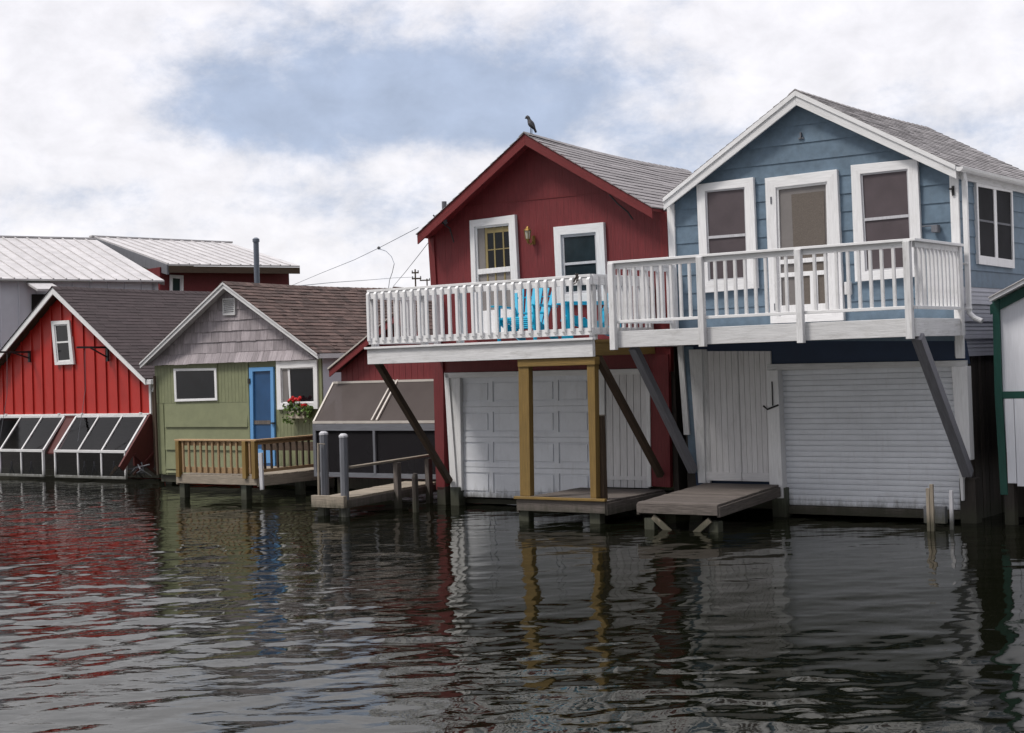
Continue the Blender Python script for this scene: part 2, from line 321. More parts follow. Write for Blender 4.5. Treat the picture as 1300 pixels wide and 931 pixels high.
# ------------------------------------------------------------ objects
class Thing:
    def __init__(s, name, label, cat, base, frame=None, group=None):
        s.fr = frame or FM; s.base = base
        o = bpy.data.objects.new(name, None); S.collection.objects.link(o); o.empty_display_size = .2
        o.location = s.fr.world(*base); o.rotation_euler = (0, 0, -s.fr.a)
        o['label'] = label; o['category'] = cat
        if group: o['group'] = group
        s.o = o
def mesh_from(name, mb, base, m, smooth=False):
    me = bpy.data.meshes.new(name); b = (base[0], -base[1], base[2])
    me.from_pydata([(v[0] - b[0], v[1] - b[1], v[2] - b[2]) for v in mb.v], [], mb.f)
    uv = me.uv_layers.new(name='UVMap'); uv.data.foreach_set('uv', [c for p in mb.uv for c in p])
    ca = me.attributes.new('rnd', 'FLOAT_VECTOR', 'CORNER'); ca.data.foreach_set('vector', [c for p in mb.c for c in p])
    me.materials.append(m)
    if smooth: me.polygons.foreach_set('use_smooth', [True] * len(me.polygons))
    me.update(); return me
def weld(me):
    import bmesh
    bm = bmesh.new(); bm.from_mesh(me); bmesh.ops.remove_doubles(bm, verts=bm.verts, dist=.0004); bm.to_mesh(me); bm.free()
def part(name, mb, m, thing, parent=None, bevel=0, smooth=False, label=None):
    me = mesh_from(name, mb, thing.base, m, smooth)
    if bevel or smooth: weld(me)
    o = bpy.data.objects.new(name, me); S.collection.objects.link(o); o.parent = parent or thing.o
    if bevel:
        md = o.modifiers.new('bevel', 'BEVEL'); md.width = bevel; md.segments = 2; md.limit_method = 'ANGLE'; md.angle_limit = R_(40)
    if label: o['label'] = label
    return o
def P1(name, m, thing, fn, parent=None, **k):
    mb = MB(); fn(mb); return part(name, mb, m, thing, parent, **k)
def structure(name, me, loc=(0, 0, 0)):
    o = bpy.data.objects.new(name, me); S.collection.objects.link(o); o.location = loc; o['kind'] = 'structure'; return o
def qw(pts, w, fr=None): return [(fr or FM).w(p, w) for p in pts]
def frame_ring(mb, outer, inner, w0, w1):
    """four mitred boards between outer and inner quads (TL,TR,BR,BL)"""
    for i in range(4):
        j = (i + 1) % 4; mb.prism([outer[i], outer[j], inner[j], inner[i]], w0, w1, 'long')
def inset(q, d):
    c = (sum(p[0] for p in q) / 4, sum(p[1] for p in q) / 4)
    out = []
    for p in q:
        out.append((p[0] + d * (1 if p[0] < c[0] else -1), p[1] + d * (1 if p[1] < c[1] else -1)))
    return out
def window(thing, w, outer, inner, glass, trim=None, meet=None, sash=.03, depth=.045, sashm=None, name='window'):
    """outer/inner: (u,z) quads; returns frame object with glass child"""
    trim = trim or WHITE
    mb = MB(); frame_ring(mb, outer, inner, w - .01, w + depth); f = part(name, mb, trim, thing, bevel=.004)
    i2 = inset(inner, sash)
    P1('sash', sashm or trim, thing, lambda b: frame_ring(b, inner, i2, w - .005, w + .028), f, bevel=.002)
    if meet:
        a, c = ln(i2[0], i2[3], meet), ln(i2[1], i2[2], meet)
        P1('meeting_rail', sashm or trim, thing, lambda b: b.prism([(a[0], a[1] + .02), (c[0], c[1] + .02), (c[0], c[1] - .02), (a[0], a[1] - .02)], w, w + .03), f, bevel=.002)
    P1('pane', glass, thing, lambda b: b.prism(i2, w - .002, w + .012), f)
    return f
def shingle_slope(mb, ridge0, ridge1, eave0, eave1, expo, tabw, th=.007, sag=0.0, jit=.25, wav=0.0):
    """tabs over the roof slope; corners in (u,w,z): 0 = front, 1 = back"""
    r0, r1, e0, e1 = map(Vector, (ridge0, ridge1, eave0, eave1))
    n = (r1 - r0).cross(e0 - r0); n.normalize()
    if n.z < 0: n = -n
    L = (e0 - r0).length; Wd = (r1 - r0).length; nc = max(1, int(L / expo))
    def pt(a, v, h):
        p = (r0 * (1 - a) + r1 * a) * (1 - v) + (e0 * (1 - a) + e1 * a) * v
        s_ = math.sin(math.pi * a) * sag * (1 - v * .6)
        if wav: s_ += wav * (math.sin(a * 9 + 1.3) * .5 + math.sin(a * 21 + v * 5) * .3)
        return tuple(p + n * h - Vector((0, 0, s_)))
    for k in range(nc):
        v0, v1 = k / nc, (k + 1) / nc + .004
        x = -random.random() * tabw
        while x < Wd:
            tw = tabw * (1 + random.uniform(-jit, jit)); a0, a1 = max(0, x / Wd), min(1, (x + tw - .004) / Wd); x += tw
            if a1 <= a0: continue
            t = th * random.uniform(.7, 1.5); dv = random.uniform(-.004, .004) / L * (jit * 4)
            r = (random.random(), random.random(), random.random())
            A0, A1, B0, B1 = pt(a0, v0, .002), pt(a1, v0, .002), pt(a0, v1 + dv, t + .002), pt(a1, v1 + dv, t + .002)
            C0, C1 = pt(a0, v1 + dv, -.004), pt(a1, v1 + dv, -.004)
            mb.face([A0, B0, B1, A1] if True else [], r); mb.face([B0, C0, C1, B1], r)
            mb.face([A0, C0, B0], r); mb.face([A1, B1, C1], r)
def gable_roof(thing, wf, wb, L, Pk, Rr, th, mat_s, soffit_m, rake_m, rake_h, expo=.14, tabw=.3, sag=0, stab=.007, jit=.25, rake_th=.03, step=True, drop=0, wav=0):
    """L,Pk,Rr = (u,z) of the outer top line at the front plane wf; roof runs back to wb"""
    mb = MB()
    shingle_slope(mb, (Pk[0], wf + .02, Pk[1]), (Pk[0], wb, Pk[1] - drop), (Rr[0], wf + .02, Rr[1]), (Rr[0], wb, Rr[1]), expo, tabw, stab, sag, jit, wav)
    shingle_slope(mb, (Pk[0], wf + .02, Pk[1]), (Pk[0], wb, Pk[1] - drop), (L[0], wf + .02, L[1]), (L[0], wb, L[1]), expo, tabw, stab, sag, jit, wav)
    # ridge caps
    x = wf + .02
    while x > wb:
        a = (wf - x) / (wf - wb); zz_ = Pk[1] - drop * a + .012 - math.sin(math.pi * max(0, min(1, a))) * sag
        rr = (random.random(), random.random(), random.random())
        for X in (L, Rr):
            dx, dz = (X[0] - Pk[0]), (X[1] - Pk[1]); q = .12 / math.hypot(dx, dz)
            mb.face([(Pk[0], x, zz_ + .012), (Pk[0] + dx * q, x, zz_ + .008 + dz * q), (Pk[0] + dx * q, x - .24, zz_ - .002 + dz * q), (Pk[0], x - .24, zz_ + .002)], rr)
            mb.face([(Pk[0], x, zz_ + .012), (Pk[0] + dx * q, x, zz_ + .008 + dz * q), (Pk[0] + dx * q, x, zz_ - .008 + dz * q), (Pk[0], x, zz_ - .006)], rr)
        x -= .2
    part('roof', mb, mat_s, thing)
    # decking under the shingles (seen as soffit)
    NS = 10 if sag else 1
    mb = MB()
    for i in range(NS):
        a, b = i / NS, (i + 1) / NS
        wa, wb2 = wf + (wb - wf) * a, wf + (wb - wf) * b
        sa, sb = math.sin(math.pi * a) * sag + drop * a, math.sin(math.pi * b) * sag + drop * b
        for X in (L, Rr):
            for h0, h1 in ((-th, -.006 - sag * .3),):
                q = [(Pk[0], wa, Pk[1] - sa + h1), (X[0], wa, X[1] - (sa - drop * a) * .4 + h1), (X[0], wb2, X[1] - (sb - drop * b) * .4 + h1), (Pk[0], wb2, Pk[1] - sb + h1)]
                k = [(p[0], p[1], p[2] - (h1 - h0)) for p in q]
                r = (random.random(),) * 3
                mb.face(k, r); mb.face([q[1], q[2], k[2], k[1]], r); mb.face([q[2], q[3], k[3], k[2]], r); mb.face(q, r)
    part('soffit', mb, soffit_m, thing)
    def rk(b, X, top):
        hv = rake_h
        b.prism([(X[0], X[1] - .004), (Pk[0], Pk[1] - .004), (Pk[0], Pk[1] - hv * 1.12), (X[0], X[1] - hv)], wf - rake_th, wf, 'long')
        if step: b.prism([(X[0], X[1] - .003), (Pk[0], Pk[1] - .003), (Pk[0], Pk[1] - hv * .42), (X[0], X[1] - hv * .36)], wf, wf + .02, 'long')
    for X in (L, Rr):
        P1('rake_board', rake_m, thing, lambda b: rk(b, X, 1), bevel=.003)
def body(thing, poly, w0, w1, m, name='wall', parent=None): return P1(name, m, thing, lambda b: b.prism(poly, w0, w1), parent)
# ============================================================ WATER AND GROUND
def water():
    rng = np.random.RandomState(5)
    def axis(a, b, lo, hi, st):
        core = np.arange(a, b, st); L = []; x = a; d = st
        while x > lo: d *= 1.35; x -= d; L.append(x)
        Rr = []; x = b; d = st
        while x < hi: d *= 1.35; x += d; Rr.append(x)
        return np.array(sorted(L) + list(core) + Rr)
    xs = axis(-14, 10, -900, 900, .05); ys = axis(8, 36, -600, 1500, .05)
    X, Y = np.meshgrid(xs, ys); Zh = np.zeros_like(X)
    nc = 110
    for i in range(nc):
        lam = .17 * (1.5 / .17) ** rng.rand(); k = 2 * math.pi / lam
        th = rng.normal(math.radians(100), math.radians(42)); ph = rng.rand() * 6.28
        sl = .0066 * (lam / .8) ** -.18
        px = rng.normal(0, .25, 2)
        q = k * (X * math.cos(th) + Y * math.sin(th)) + ph + 1.3 * np.sin(X * px[0] + ph) + 1.3 * np.sin(Y * px[1] * 1.5 + ph * 2)
        Zh += sl / k * (np.sin(q) + .18 * np.cos(2 * q))
    # wind patches: livelier on the open left, calmer in the lee of the tall houses
    lee = 1 / (1 + np.exp((X + 1.2) / 1.8)); lee = (.46 + .64 * lee) * np.interp(Y, [11, 17, 28], [.95, .78, .5])
    gust = 1 + .35 * np.sin(X * .55 + Y * .21 + 1) * np.sin(Y * .43 - X * .2)
    far = np.clip((ys[-1] * 0 + 46 - Y) / 6, 0, 1) * np.clip((Y - 3) / 3, 0, 1) * np.clip((18 - np.abs(X + 2)) / 3, 0, 1)
    Zh *= lee * gust * far
    nx, ny = len(xs), len(ys)
    co = np.stack([X, Y, Zh], -1).reshape(-1, 3)
    idx = (np.arange(ny - 1)[:, None] * nx + np.arange(nx - 1)[None, :]).ravel()
    quads = np.stack([idx, idx + 1, idx + nx + 1, idx + nx], -1)
    me = bpy.data.meshes.new('water'); me.vertices.add(len(co)); me.vertices.foreach_set('co', co.ravel())
    me.loops.add(quads.size); me.loops.foreach_set('vertex_index', quads.ravel())
    me.polygons.add(len(quads)); me.polygons.foreach_set('loop_start', np.arange(0, quads.size, 4)); me.polygons.foreach_set('loop_total', np.full(len(quads), 4))
    me.polygons.foreach_set('use_smooth', np.ones(len(quads), bool)); me.update(); me.validate()
    m = bpy.data.materials.new('lake_water'); m.use_nodes = True; t = m.node_tree; t.nodes.clear()
    df = N(t, 'ShaderNodeBsdfDiffuse', inp={'Color': (.0036, .0042, .0022, 1)}); b = N(t, 'ShaderNodeBsdfGlossy', inp={'Color': (.86, .86, .84, 1), 'Roughness': .012})
    fr = N(t, 'ShaderNodeFresnel', inp={'IOR': 1.333}); mxs = N(t, 'ShaderNodeMixShader'); Lk(t, fr.outputs[0], mxs.inputs[0]); Lk(t, df.outputs[0], mxs.inputs[1]); Lk(t, b.outputs[0], mxs.inputs[2])
    mo = N(t, 'ShaderNodeOutputMaterial'); Lk(t, mxs.outputs[0], mo.inputs[0])
    tc = N(t, 'ShaderNodeTexCoord'); mp = N(t, 'ShaderNodeMapping'); Lk(t, tc.outputs['Object'], mp.inputs[0]); mp.inputs['Scale'].default_value = (.75, 1.25, 1)
    mp.inputs['Rotation'].default_value = (0, 0, .2)
    n1 = N(t, 'ShaderNodeTexNoise', inp={'Scale': 5.5, 'Detail': 3.0, 'Roughness': .5, 'Distortion': .5}); Lk(t, mp.outputs[0], n1.inputs['Vector'])
    n0 = N(t, 'ShaderNodeTexNoise', inp={'Scale': .22, 'Detail': 3.0}); Lk(t, tc.outputs['Object'], n0.inputs['Vector'])
    sx = N(t, 'ShaderNodeSeparateXYZ'); Lk(t, tc.outputs['Object'], sx.inputs[0])
    # ripple strength follows the wind: open water on the left, shelter on the right
    wr = N(t, 'ShaderNodeMapRange', interpolation_type='SMOOTHSTEP', inp={1: -3.5, 2: 2.5, 3: 1.0, 4: .38}); Lk(t, sx.outputs[0], wr.inputs[0])
    gust = N(t, 'ShaderNodeMapRange', inp={1: .35, 2: .65, 3: .45, 4: 1.3}); Lk(t, n0.outputs[0], gust.inputs[0])
    bp = N(t, 'ShaderNodeBump', inp={'Strength': 1.0}); Lk(t, mth(t, 'MULTIPLY', mth(t, 'MULTIPLY', wr.outputs[0], gust.outputs[0]), .005), bp.inputs['Distance'])
    Lk(t, n1.outputs[0], bp.inputs['Height']); Lk(t, bp.outputs[0], b.inputs['Normal']); Lk(t, bp.outputs[0], fr.inputs['Normal'])
    me.materials.append(m); structure('water', me)
water()
def ground():
    mb = MB()
    a = [(-400, -6.2), (400, -6.2), (400, -1200), (-400, -1200)]
    mb.face([(u, w, .45) for u, w in a], (.5,) * 3); mb.face([(-400, -6.2, -.6), (400, -6.2, -.6), (400, -6.2, .45), (-400, -6.2, .45)], (.5,) * 3)
    m = mat('shore_grass', (.07, .09, .035), .9, var=.3, bump=.8)
    me = mesh_from('ground', mb, (0, 0, 0), m); o = structure('ground', me, FM.o); o.rotation_euler = (0, 0, -FM.a)
ground()
def hills():  # unseen far shore behind the camera, added to darken window reflections
    rng = np.random.RandomState(3); mb = MB(); n = 140; prev = None
    for i in range(n + 1):
        a = math.radians(100 + 160 * i / n); R0 = 120 + 12 * math.sin(a * 5); h = 13 + 5 * math.sin(a * 7 + 1) + 3 * math.sin(a * 19) + rng.uniform(-1.2, 1.2)
        col = [(math.sin(a) * (R0 - 14), math.cos(a) * (R0 - 14), -.5), (math.sin(a) * (R0 - 10), math.cos(a) * (R0 - 10), h * .5 + rng.uniform(-1, 1)), (math.sin(a) * R0, math.cos(a) * R0, h), (math.sin(a) * (R0 + 60), math.cos(a) * (R0 + 60), h * .3)]
        if prev:
            for k in range(3): mb.face([(p[0], -p[1], p[2]) for p in (prev[k], col[k], col[k + 1], prev[k + 1])], (rng.rand(),) * 3)
        prev = col
    structure('hills', mesh_from('hills', mb, (0, 0, 0), mat('wooded_shore', (.045, .07, .03), .9, var=.4, bump=.5, rnd=.5)))
hills()
# ============================================================ BLUE HOUSE
def corner(p, w): return FM.w(p, w)
def baluster_copies(first, thing, parent, poss, base):
    for (u, w, z) in poss[1:]:
        c = first.copy(); S.collection.objects.link(c); c.parent = parent
        c.location = (u - poss[0][0] + random.uniform(-.004, .004), -(w - poss[0][1]) + random.uniform(-.0025, .0025), z - poss[0][2] + random.uniform(-.004, .004))
def blue_house():
    T = Thing('blue_house', 'slate blue boathouse with white railed balcony, grey roof and roll-up door', 'boathouse', (4.5, 0, 0))
    W0 = 0.0
    wallp = qw([(853, 262), (1013, 129), (1211, 222), (1222, 433), (861, 433)], W0)
    zs = [FM.w(p, 0)[1] for p in zz(A, 870, 215, 1000, 292, 1180, 365, 510, 535, 510, 625, 515, 712, 515, 805) + zz(C, 800, 172, 800, 268, 800, 355)]
    mb = MB(); lap(mb, wallp, zs, W0, .013, .12); front = part('wall', mb, BLUE, T)
    uR = FM.w((1217, 330), 0)[0]; uL = FM.w((855, 330), 0)[0]
    # side wall with lap siding, metal sheets and dark boards below
    zt = FM.w((1209, 222), 0)[1] + .02
    zb = FM.u(B(1100, 742), uR)[1]
    T.zside = zb
    mb = MB(); lap(mb, [(0, zb), (-4.7, zb), (-4.7, zt), (0, zt)], [zb + .23 * k for k in range(1, 12)], 0, .013, .12, 'u', uR); part('side_wall', mb, BLUE, T)
    P1('side_wall', BLUE, T, lambda b: b.box(uL - .02, uL + .1, -4.7, -.1, 2.3, zt), label='left side wall close beside the red house')
    P1('back_wall', BLUE, T, lambda b: b.prism([(uL, .3), (uR - .02, .3), (uR - .02, zt), (FM.w((1013, 129), 0)[0], FM.w((1013, 129), 0)[1]), (uL, zt)], -4.75, -4.65))
    zc = FM.u(J4(300, 475), uR)[1]
    def sheets(b):
        k = 0; n = 4; h = (zb - zc) / n
        for k in range(n):
            z0 = zc + h * k; b.hexa([(uR - .1, 0, z0), (uR - .1, -4.7, z0), (uR + .035, -4.7, z0), (uR + .035, 0, z0)][::-1], [(uR - .1, 0, z0 + h), (uR - .1, -4.7, z0 + h), (uR + .004, -4.7, z0 + h), (uR + .004, 0, z0 + h)][::-1])
            for j in range(1, 4):
                zj = z0 + h * j / 4; b.box(uR, uR + .02 + .012 * (1 - j / 4), -4.7, 0, zj - .006, zj + .006)
    P1('metal_skirting', CORR, T, sheets)
    def boards(b):
        w = -.02
        while w > -4.7:
            ww = random.uniform(.12, .2); b.box(uR - .08, uR - .02 + random.uniform(0, .03), w - ww, w - .012, random.uniform(-.3, -.1), zc - .005, (0, 0, 1)); w -= ww
    P1('base_boards', DARKW, T, boards)
    # lower front
    low = qw([(861, 433), (1223, 433), (1229, 640), (884, 628)], W0)
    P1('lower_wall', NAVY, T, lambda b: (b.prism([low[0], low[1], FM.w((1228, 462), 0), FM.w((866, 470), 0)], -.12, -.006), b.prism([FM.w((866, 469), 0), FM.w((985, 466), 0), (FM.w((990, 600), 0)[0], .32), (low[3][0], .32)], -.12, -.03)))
    # dark store behind
    # roof
    WF = .18
    Lp, Pk, Rp = FM.w(A(8, 606), WF), FM.w(A(680, 60), WF), FM.w(B(953, 118), WF)
    gable_roof(T, WF, -4.95, Lp, Pk, Rp, .07, SH_BLUE, WHITEW, WHITE, .185, expo=.125, tabw=.28, sag=.03, stab=.009, jit=.4)
    # fascia + gutter on the right eave
    def gut(b):
        pts = []
        n = 7
        for i in range(n): 
            a = math.pi * i / (n - 1); pts.append((Rp[0] + .045 - .055 * math.cos(a), Rp[1] - .03 - .06 * math.sin(a)))
        inner = [(p[0] + (.006 if p[0] < Rp[0] + .045 else -.006), p[1] + .006) for p in pts]
        for i in range(n - 1):
            b.face([(pts[i][0], WF, pts[i][1]), (pts[i][0], -4.95, pts[i][1]), (pts[i + 1][0], -4.95, pts[i + 1][1]), (pts[i + 1][0], WF, pts[i + 1][1])], (.5,) * 3)
            b.face([(inner[i][0], WF, inner[i][1]), (inner[i + 1][0], WF, inner[i + 1][1]), (inner[i + 1][0], -4.95, inner[i + 1][1]), (inner[i][0], -4.95, inner[i][1])], (.5,) * 3)
        b.prism(pts, WF, WF + .008)
    P1('gutter', WHITE, T, gut)
    P1('eave_board', WHITEW, T, lambda b: b.box(Rp[0] - .05, Rp[0] - .015, -4.9, WF - .04, Rp[1] - .17, Rp[1] - .02, (0, 1, 0)))
    uD = FM.w((1224, 300), .0)[0]
    zD0, zD1 = FM.w((1222, 226), 0)[1], FM.w(B(1005, 862), 0)[1]
    def spout(b):
        uT = FM.w((1222, 230), 0)[0]; uB = FM.w(B(1010, 850), 0)[0]
        b.beam((Rp[0] + .03, .0, Rp[1] - .08), (uT + .02, -.02, zD0 - .05), .06, .05); b.beam((uT + .02, -.02, zD0 - .04), (uB + .02, -.02, zD1), .065, .055, (0, 1, 0))
        e1 = FM.w(B(1058, 915), 0); b.tube([(uB + .02, -.02, zD1 + .03), (uB + .03, -.02, zD1 - .03), (uB + .09, -.01, zD1 - .09), (uB + .2, 0, zD1 - .14)], .036, 10)
        for k in range(2): b.box(uB - .03 - .02 * k, uB + .06 - .02 * k, -.05, .02, zD1 + .6 * k + .02, zD1 + .05 + .6 * k)
    P1('downpipe', WHITE, T, spout, bevel=.004)
    # corner boards
    cb = qw(zz(B, 925, 168, 968, 172) + [(1225.5, 455), (1214.5, 455)], 0)
    P1('corner_board', WHITE, T, lambda b: (b.prism(cb, 0, .04, 'long')), bevel=.003)
    cl = qw([(848, 261), (857, 259), (862, 420), (855, 420)], 0)
    P1('corner_board', WHITE, T, lambda b: b.prism(cl, 0, .04, 'long'), bevel=.003)
    # windows
    o1 = qw([(886.8, 235), (958.8, 225.7), (964.5, 366), (892.5, 372.5)], 0); i1 = qw([(897.5, 243), (948, 238.2), (951.5, 354), (902, 357)], 0)
    window(T, .022, o1, i1, SCREENB, meet=.52, sashm=GREYW, sash=.022, depth=.05)
    o2 = qw([(1082.5, 210.5), (1167, 202.3), (1173.5, 351), (1088, 358)], 0); i2 = qw([(1094.5, 221.5), (1154.5, 215), (1160, 340.5), (1101, 345)], 0)
    window(T, .022, o2, i2, SCREENB, meet=.47, sashm=GREYW, sash=.022, depth=.05)
    # side window
    q = [FM.u(p, uR) for p in zz(B, 1040, 205, 1225, 240, 1236, 645, 1054, 622)]
    def sidebox(b, quad, u0, u1):
        F = [(u1, p[0], p[1]) for p in quad]; K = [(u0, p[0], p[1]) for p in quad]; r = (random.random(),) * 3
        b.face(F, r); b.face(K[::-1], r)
        for i in range(4): j = (i + 1) % 4; b.face([F[i], K[i], K[j], F[j]], r)
    def sidering(b, q, d, u0, u1, db=None):
        cw = sum(p[0] for p in q) / 4; cz = sum(p[1] for p in q) / 4
        inn = [(p[0] + d * (1 if p[0] < cw else -1), p[1] + (d if p[1] > cz else (db or d)) * (1 if p[1] < cz else -1)) for p in q]
        for i in range(4):
            j = (i + 1) % 4; sidebox(b, [q[i], q[j], inn[j], inn[i]], u0, u1)
        return inn
    mb = MB(); inn = sidering(mb, q, .06, uR - .02, uR + .05, .12); sw = part('window', mb, WHITE, T, label='side window with two dark sashes')
    P1('pane', SCRD, T, lambda b: sidebox(b, inn, uR, uR + .03), sw)
    mid = [ln(inn[0], inn[1], .47), ln(inn[0], inn[1], .55), ln(inn[3], inn[2], .55), ln(inn[3], inn[2], .47)]
    P1('mullion', WHITE, T, lambda b: sidebox(b, mid, uR, uR + .042), sw)
    for a, c in ((.02, .46), (.56, .98)):
        m2 = [ln(ln(inn[0], inn[1], a), ln(inn[3], inn[2], a), .47), ln(ln(inn[0], inn[1], c), ln(inn[3], inn[2], c), .47), ln(ln(inn[0], inn[1], c), ln(inn[3], inn[2], c), .50), ln(ln(inn[0], inn[1], a), ln(inn[3], inn[2], a), .50)]
        P1('meeting_rail', GREYPOST, T, lambda b: sidebox(b, m2, uR, uR + .036), sw)
    # balcony door: frame, screen door, blind
    od = qw([(973.8, 227), (1065, 215.7), (1073.8, 407), (981, 411)], 0); idr = qw([(987.5, 238.8), (1052.5, 231.3), (1057, 399), (992, 402)], 0)
    mb = MB(); frame_ring(mb, od, idr, .0, .075); fr = part('door_frame', mb, WHITE, T, bevel=.004)
    d2 = inset(idr, .03)
    sd = P1('screen_door', WHITE, T, lambda b: frame_ring(b, idr, d2, .02, .05), fr, bevel=.002)
    P1('screen', CURT, T, lambda b: b.prism(d2, .012, .026), fr)
    bl = [ln(d2[0], d2[1], .26), ln(d2[0], d2[1], .95), ln(d2[3], d2[2], .95), ln(d2[3], d2[2], .30)]
    bl = [ln(bl[0], bl[3], .05), ln(bl[1], bl[2], .05), bl[2], bl[3]]
    P1('blind', DSCREEN, T, lambda b: b.prism(bl, .02, .034), fr)
    def bars(b):
        def hb(t0, t1): b.prism([ln(d2[0], d2[3], t0), ln(d2[1], d2[2], t0), ln(d2[1], d2[2], t1), ln(d2[0], d2[3], t1)], .02, .052)
        hb(.565, .60); hb(.67, .705); hb(.93, 1.0)
        x0, x1 = ln(ln(d2[0], d2[1], .62), ln(d2[3], d2[2], .62), .705), ln(ln(d2[0], d2[1], .78), ln(d2[3], d2[2], .78), .705)
        y0, y1 = ln(ln(d2[0], d2[1], .62), ln(d2[3], d2[2], .62), .93), ln(ln(d2[0], d2[1], .78), ln(d2[3], d2[2], .78), .93)
        b.prism([x0, x1, y1, y0], .02, .052)
    P1('door_rail', WHITE, T, bars, fr, bevel=.002)
    P1('hinge', GREYPOST, T, lambda b: [b.box(p[0] - .012, p[0] + .012, .07, .082, p[1] - .05, p[1] + .05) for p in (FM.w(A(568, 620), 0), FM.w(C(868, 360), 0))], fr)
    # wall fittings
    p = FM.w(B(862, 440), 0)
    def flood(b):
        b.box(p[0] - .045, p[0] + .045, .02, .13, p[1] - .06, p[1] + .04); b.box(p[0] - .2, p[0], .03, .06, p[1] + .03, p[1] + .045)
    P1('floodlight', GREYPOST, T, flood, bevel=.005)
    p2 = FM.w(B(412, 745), 0); P1('outlet_box', WHITEW, T, lambda b: b.box(p2[0] - .05, p2[0] + .05, .0, .06, p2[1] - .09, p2[1] + .09), bevel=.01)
    p3 = FM.w(B(948, 245), 0); P1('bracket', BLACK, T, lambda b: (b.box(p3[0] - .02, p3[0] + .01, .04, .06, p3[1] - .08, p3[1] + .05), b.box(p3[0] - .05, p3[0], .04, .09, p3[1] + .0, p3[1] + .02)))
    p4 = FM.w(A(712, 303), 0); P1('hook', GREYPOST, T, lambda b: (b.box(p4[0] - .04, p4[0] + .04, .01, .035, p4[1] - .012, p4[1] + .008), b.box(p4[0] - .008, p4[0] + .008, .01, .05, p4[1], p4[1] + .08)))
    # ---- lower doors
    dl = qw([(892, 446), (937, 446), (943, 611), (897, 611)], 0); dr = qw([(938, 446), (979, 446), (984, 612), (944, 611)], 0)
    for q_, lb in ((dl, 'left leaf of the plank double door'), (dr, 'right leaf of the plank double door')):
        q_ = [q_[0], q_[1], (q_[2][0], .50), (q_[3][0], .50)]
        mb = MB(); n = 6
        for i in range(n):
            a, c = i / n, (i + 1) / n - .015
            mb.prism([ln(q_[0], q_[1], a), ln(q_[0], q_[1], c), ln(q_[3], q_[2], c), ln(q_[3], q_[2], a)], -.02, .022, (0, 0, 1))
        mb.prism(q_, -.03, .012)
        mb.prism([ln(q_[0], q_[3], .935), ln(q_[1], q_[2], .935), q_[2], q_[3]], .0, .036, (1, 0, 0))
        part('plank_door', mb, PLANKW, T, label=lb)
    fl = qw([(876.8, 444), (893, 444), (898, 612), (889, 612)], 0); fl = [fl[0], fl[1], (fl[2][0], .46), (fl[3][0], .46)]
    P1('door_jamb', WHITEW, T, lambda b: (b.prism(fl, -.02, .06, 'long'), b.prism([(fl[0][0] + .09, fl[0][1]), (fl[1][0] + .06, fl[1][1]), (fl[2][0] + .06, .46), (fl[3][0] + .09, .46)], -.02, .03, 'long')), bevel=.004)
    cl2 = qw([(861, 430), (867.5, 430), (877, 552), (870, 552)], 0); P1('corner_board', WHITEW, T, lambda b: b.prism(cl2, -.01, .05, 'long'), bevel=.004)
    bs = qw([(867, 440), (880, 440), (890, 600), (876, 600)], 0); P1('lower_wall', BLUE, T, lambda b: b.prism(bs, -.01, .01))
    # garage opening
    P1('lintel', WHITEW, T, lambda b: b.prism(qw([(976, 462.5), (1228, 457.6), (1228, 465), (976, 470.5)], 0), -.02, .06, 'long'), bevel=.004)
    jl = qw([(977.5, 470), (991, 470), (998, 632), (981, 632)], 0); P1('garage_jamb', WHITE, T, lambda b: b.prism(jl, -.12, .1, 'long'), bevel=.005)
    jr = qw([(1209.5, 465.5), (1229.5, 465), (1234, 584), (1236, 600), (1222.5, 647)], 0)
    P1('garage_jamb', WHITE, T, lambda b: b.prism([jr[0], jr[1], jr[2], (jr[4][0] + .05, jr[2][1] - .015), (jr[4][0] + .03, .3), (jr[4][0], .3)], -.1, .06), bevel=.005)
    rs = qw([(999, 470), (1212, 465.5), (1224, 647.5), (1006, 642)], -.05)
    zt_, zb_ = max(rs[0][1], rs[1][1]), (rs[2][1] + rs[3][1]) / 2
    def slats(b):
        n = 25; h = (zt_ - zb_) / n
        uLo, uHi = jl[1][0] - .02, jr[0][0] + .03
        uLb, uHb = jl[2][0] - .02, jr[4][0] + .03
        for i in range(n):
            z0 = zb_ + h * i; z1 = z0 + h; t0, t1 = (z0 - zb_) / (zt_ - zb_), (z1 - zb_) / (zt_ - zb_)
            a0, a1, c0, c1 = uLb + (uLo - uLb) * t0, uLb + (uLo - uLb) * t1, uHb + (uHi - uHb) * t0, uHb + (uHi - uHb) * t1
            r = (random.random(), 0, 0)
            prof = [(-.066, z0), (-.0505, z0 + h * .07), (-.046, z0 + h * .45), (-.048, z0 + h * .94), (-.066, z1)]
            for (wA, zA), (wB, zB) in zip(prof, prof[1:]):
                b.face([(a0, wA, zA), (c0, wA, zA), (c1, wB, zB), (a1, wB, zB)], r)
    P1('roll_up_door', DOORW, T, slats)
    P1('door_bottom_board', GREYWOOD, T, lambda b: b.box(jl[2][0], jr[4][0], -.07, -.02, zb_ - .12, zb_ - .004, (1, 0, 0)))
    P1('latch', BLACK, T, lambda b: (b.tube([(FM.w(C(850, 738), .05)[0], .115, FM.w(C(850, 738), .05)[1]), (FM.w(C(854, 860), .05)[0], .115, FM.w(C(854, 860), .05)[1])], .009, 6), b.tube([(FM.w(C(805, 858), .05)[0], .1, FM.w(C(805, 862), .05)[1]), (FM.w(C(830, 878), .05)[0], .13, FM.w(C(830, 878), .05)[1]), (FM.w(C(882, 856), .05)[0], .1, FM.w(C(882, 856), .05)[1])], .014, 6)))
